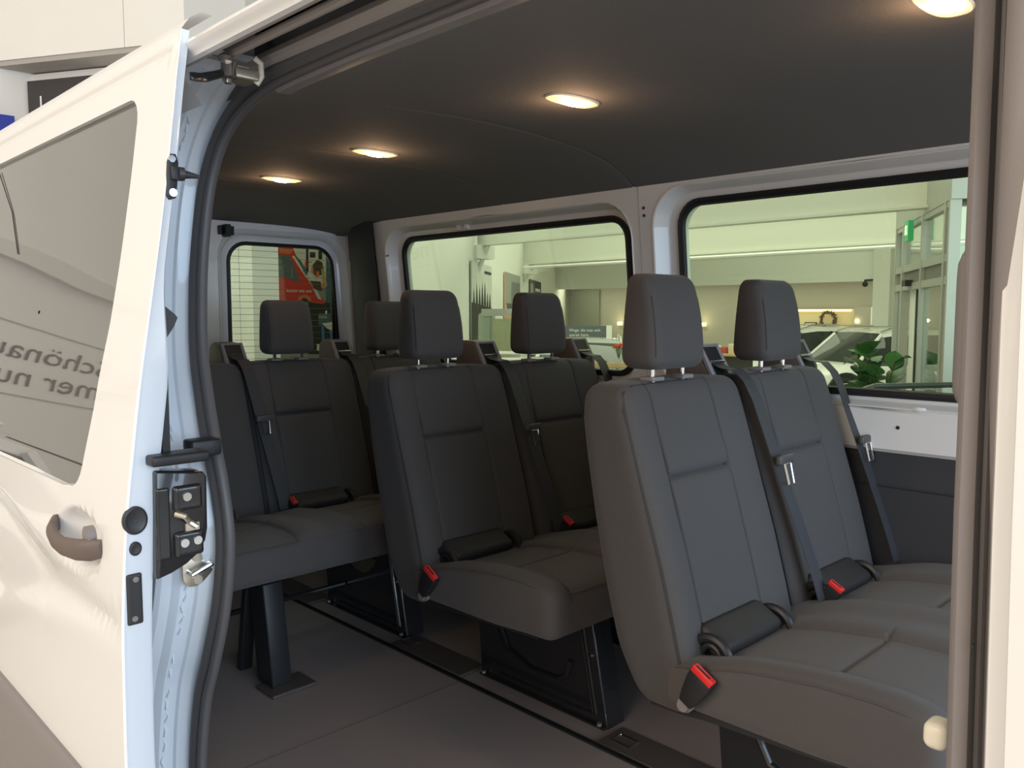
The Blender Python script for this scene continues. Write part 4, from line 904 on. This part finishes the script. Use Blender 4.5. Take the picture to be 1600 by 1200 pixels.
def make_bench(name, loc, ncent, y0, y1, wide, lab):
    b = tag(empty(name, loc), lab, 'bench seat', 'black bench seats in the van')
    def P(mb, nm, m, par=None, **k):
        o = mb.build(nm, m, par or b, **k); return o
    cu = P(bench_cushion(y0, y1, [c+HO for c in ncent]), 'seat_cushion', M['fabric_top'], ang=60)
    # piping round the cushion
    pz_ = lambda x: smooth_tab([(0, .425), (.09, .445), (.2, .474), (.35, .494), (.48, .498), (.54, .486), (.56, .478)], x)-.012
    pp = [(x, y0+.003, pz_(x)) for x in (.04, .09, .15, .2, .25, .3, .35, .40, .45, .49)]+[(.525, y0+.010, pz_(.5)-.006), (.55, y0+.035, pz_(.55)), (.557, y0+.09, .462)]
    pp = pp+[(.557, (y0+y1)/2, .464)]+[(x, y0+y1-y, z) for x, y, z in pp[::-1]]
    P(outline_tube(pp, .0022), 'piping', M['fabric'], cu)
    bms = None
    for i, c in enumerate(ncent):
        if bms is None:
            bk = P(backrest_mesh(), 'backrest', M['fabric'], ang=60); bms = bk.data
        else:
            bk = bpy.data.objects.new('backrest', bms); COL.objects.link(bk); bk.parent = b
        bk.location = (0, c, 0)
        pz = [(smooth_tab(FRONT, z)-.0155, -PITCH/2+.0085, z) for z in [.34+.03*k for k in range(21)]]+[(smooth_tab(FRONT, .975)-.016, -PITCH/2+.018, .976), (-.119, -PITCH/2+.05, .989), (-.119, 0, .992), (-.119, PITCH/2-.05, .989)]
        P(outline_tube(pz, .0022), 'piping', M['vinyl'], bk)
        hr = P(headrest_mesh(), 'headrest', M['fabric'], ang=60); hr.location = (-.125, c+HO, 1.022)
        for s in (-1, 1):
            pzz = [headrest_fn(Vector((s*.0950, .0335, z))) for z in [.03+.01*k for k in range(14)]]+[headrest_fn(Vector((s*.090, .031, .184))), headrest_fn(Vector((s*.084, .022, .200))), headrest_fn(Vector((s*.078, .002, .212)))]
            P(outline_tube(pzz, .0014), 'piping', M['vinyl'], hr)
        ps = MB()
        for s in (-1, 1): ps.tube([(-.002, s*.058, -.055), (.0, s*.058, .02)], .0062, 10)
        P(ps, 'headrest_post', M['chrome'], hr)
        sk_ = MB()
        for s in (-1, 1): sk_.add(*(lambda q: (q.v, q.f))(softbox(ax(-.022, .018, 2, .004), ax(s*.058-.022, s*.058+.022, 3, .004), ax(-.026, -.016, 2, .003), .004)))
        P(sk_, 'post_sleeve', M['gplastic'], hr)
        # hinge roll between back and cushion
        roll = softbox(ax(-.042, .042, 3, .015), ax(-.118, .118, 6, .015), ax(-.024, .024, 3, .015), .018, lambda p: Vector((p.x, p.y, p.z)))
        ro = P(roll, 'hinge_roll', M['vinyl'], ang=60); ro.location = (.074, c+HO, .460); ro.rotation_euler = (0, radians(28), 0)
        for s in (-1, 1):
            h = MB()
            h.tube([(.085+.045*cos(t), s*.128, .430+.048*sin(t)) for t in [radians(a) for a in range(-10, 190, 15)]], .010, 8)
            h.tube([(.085+.025*cos(t), s*.128, .430+.032*sin(t)) for t in [radians(a) for a in range(-10, 190, 15)]], .007, 8)
            o = P(h, 'hinge_cover', M['plastic']); o.location = (0, c+HO, 0)
        # belt guide (outboard shoulder)
        gy = c+PITCH/2+.002
        gd = MB().prism([(-.31, .93), (-.305, 1.048), (-.280, 1.072), (-.208, 1.066), (-.166, .990), (-.166, .93)], 1, gy-.046, gy+.046)
        go = P(gd, 'belt_guide', M['bplastic'], bevel=.012, seg=3)
        P(MB().tube([(-.206, gy-.038, 1.062), (-.164, gy-.038, .990), (-.160, gy-.036, .955), (-.160, gy+.036, .955), (-.164, gy+.038, .990), (-.206, gy+.038, 1.062)], .009, 8, closed=True), 'guide_frame', M['gplastic'], go)
        P(MB().prism([(-.208, 1.062), (-.166, .990), (-.162, .960), (-.156, .960), (-.160, .991), (-.202, 1.066)], 1, gy-.031, gy+.031), 'guide_slot', M['plastic'], go, smooth=False)
        P(MB().tube([(-.176, gy-.030, 1.022), (-.176, gy+.030, 1.022)], .005, 8), 'guide_pin', M['chrome'], go)
        # belt
        bp = [(-.172, gy, 1.012), (-.154, gy, 1.004), (-.116, gy+.001, 1.000), (-.090, gy+.003, .975), (-.066, gy+.006, .93), (-.004, gy+.018, .76), (.055, gy+.030, .60), (.090, gy+.038, .50), (.104, gy+.040, .452)]
        if i == len(ncent)-1: bp = [(x, gy+(y-gy)*.4, z) for x, y, z in bp]
        bw = .0235; rr_ = []
        for j, p_ in enumerate(bp):
            q_ = bp[min(j+1, len(bp)-1)]; q0 = bp[max(j-1, 0)]; t = Vector(q_)-Vector(q0); n = Vector((t.z, 0, -t.x)).normalized(); n = n if n.x > 0 else -n
            p_ = Vector(p_)+n*.004; w_ = Vector((0, bw, 0)); rr_.append([p_-w_, p_+w_, p_+w_+n*.0016, p_-w_+n*.0016])
        bl_ = P(MB().loft(rr_, True, True), 'seat_belt', M['belt'])
        k0 = Vector(bp[5])+Vector((.016, -.002, .03)); 
        P(softbox(ax(-.008, .008, 2, .003), ax(-.034, .034, 4, .004), ax(-.012, .012, 3, .004), .006, lambda p: p+k0), 'tongue_grip', cm('tongue_grey', (.075, .070, .070), .45), bl_)
        P(MB().tube([k0+Vector((.006, -.014, -.010)), k0+Vector((.018, -.011, -.058)), k0+Vector((.018, .011, -.058)), k0+Vector((.006, .014, -.010))], .0035, 6, closed=True), 'belt_tongue', M['chrome'], bl_)
        # buckle: for the near seat outside the cushion, otherwise between cushions
        if i == 0:
            by = y0-.016; pa = Vector((.082, by, .366)); pb = Vector((.124, by, .440))
        else:
            by = c-PITCH/2+.062; pa = Vector((.10, by, .43)); pb = Vector((.135, by, .492))
        dr = (pb-pa).normalized(); sd_ = Vector((dr.z, 0, -dr.x)); nn = Vector((0, 1, 0)); wdt = .027 if i == 0 else .020
        def pt_(u, s, n_): q = pa+(pb-pa)*u+sd_*s*wdt+nn*n_; return (q.x, q.y, q.z)
        bo = MB().loft([[pt_(u, -s, -.011), pt_(u, s, -.011), pt_(u, s, .011), pt_(u, -s, .011)] for u, s in ((0, .55), (.3, .8), (.7, 1), (.98, 1))], True, True)
        bu = P(bo, 'buckle', M['plastic'], bevel=.003)
        P(MB().loft([[pt_(u, -.95, -.0115), pt_(u, .95, -.0115), pt_(u, .95, .004), pt_(u, -.95, .004)] for u in (.86, 1.04)], True, True), 'release_button', M['red'], bu, bevel=.002)
        P(MB().loft([[pt_(u, -.75, -.009), pt_(u, .55, -.009), pt_(u, .55, -.004), pt_(u, -.75, -.004)] for u in (1.0, 1.048)], True, True), 'buckle_slot', M['plastic'], bu, smooth=False)
        if i == 0:
            P(MB().disc((.072, y0+.002, .356), (0, -1, 0), .017, .010, 20).disc((.072, y0-.008, .356), (0, -1, 0), .0125, .010, 20), 'hinge_bolt', M['gplastic'])
    # side skirt of the cushion frame
    sf = MB().prism([(-.03, .315), (.05, .318), (.10, .325), (.50, .345), (.50, .37), (.0, .40)], 1, y0+.015, y1-.015); P(sf, 'seat_frame', M['plastic'])
    # pedestal panels
    def pedestal(py, kind=0):
        arc = [(.20+.13*cos(radians(a)), .33-.15*sin(radians(a))) for a in range(0, 181, 15)] if kind else []
        pn = MB().prism([(-.02, .0), (.492, .0), (.425, .33)]+arc+[(-.05, .33)], 1, py, py+.004)
        o = P(pn, 'leg', M['gloss'])
        fl_ = MB(); fl_.loft([[(x+.492-.067*z/.33, py+y, z) for x, y in ((-.0, 0), (.003, .004), (.003, .075), (-.001, .075))] for z in (0, .33)], True, True)
        fl_.box(-.02, .492, py-.012, py+.006, 0, .006)
        P(fl_, 'flange', M['gloss'], o, bevel=.001)
        bd = MB()
        for s0, s1 in ((.455, .395), (.445, .385)): bd.tube([(s0, py-.002, .035), (s1, py-.002, .32)], .0045, 8)
        bd.tube([(.455, py-.002, .035), (.40, py-.002, .030), (.06, py-.002, .028)], .003, 6)
        if not kind: bd.tube([(.36, py-.002, .16), (.345, py-.002, .11), (.31, py-.002, .09), (.20, py-.002, .085), (.10, py-.002, .12), (.06, py-.002, .19), (.03, py-.002, .33)], .009, 8)
        if not kind: bd.tube([(.07, py-.002, .33), (.10, py-.002, .24), (.16, py-.002, .18)], .007, 8)
        P(bd, 'pressed_rib', M['gloss'], o)
        bt = MB().disc((.475, py-.012, .010), (0, 0, 1), .007, .008, 12).disc((.0, py-.012, .010), (0, 0, 1), .007, .008, 12).disc((.44, py-.001, .20), (0, -1, 0), .004, .004, 10)
        P(bt, 'bolt', M['zinc'], o)
        return o
    if not wide: pedestal(1.70); pedestal(2.20)
    else:
        pedestal(1.735, 1); pedestal(2.22, 1)
        lg_ = MB().loft([[(x, y, z) for x, y in ((c-.045*(1), 1.185), (c+.045, 1.185), (c+.045, 1.255), (c-.045, 1.255))] for z, c in ((.012, .50), (.33, .45))], True, True)
        lo_ = P(lg_, 'leg', M['plastic'], bevel=.004)
        P(MB().tube([(.552, 1.186, .012), (.500, 1.186, .33)], .003, 6), 'bright_edge', M['gloss'], lo_)
        ft = softbox(ax(.49, .60, 3, .01), ax(1.16, 1.31, 4, .02), ax(0, .012, 1, .004), .005); P(ft, 'foot', M['rail'], lo_)
        rl_ = MB().loft([[(x, y, z) for x, y in ((c-.02, 1.185), (c+.01, 1.185), (c+.01, 1.225), (c-.02, 1.225))] for z, c in ((.0, .33), (.33, .39))], True, True); P(rl_, 'leg', M['plastic'], bevel=.003)
    if wide: P(MB().tube([(.10, 1.22, .11), (.10, 1.73, .11)], .010, 10), 'cross_bar', M['gloss'])
    return b
c12 = [1.64, 1.64+PITCH]
b1 = make_bench('bench_seat', (-1.0, 0, 0), c12, 1.40, 1.64+PITCH*1.5+.01, False, 'black double bench seat nearest the camera, blue daylight on its backrest')
b2 = copy_tree(b1); b2.location = (-1.90, .035, 0); b2['label'] = 'black double bench seat in the middle, between the front and the rear row'
b3 = make_bench('bench_seat', (-2.81, 0, 0), [1.205, 1.685, 2.165], .965, 2.405, True, 'wide rear bench seat in front of the rear doors, on a single post leg')
b2.scale = (1, 1, .985); b3.scale = (1, 1, .968)
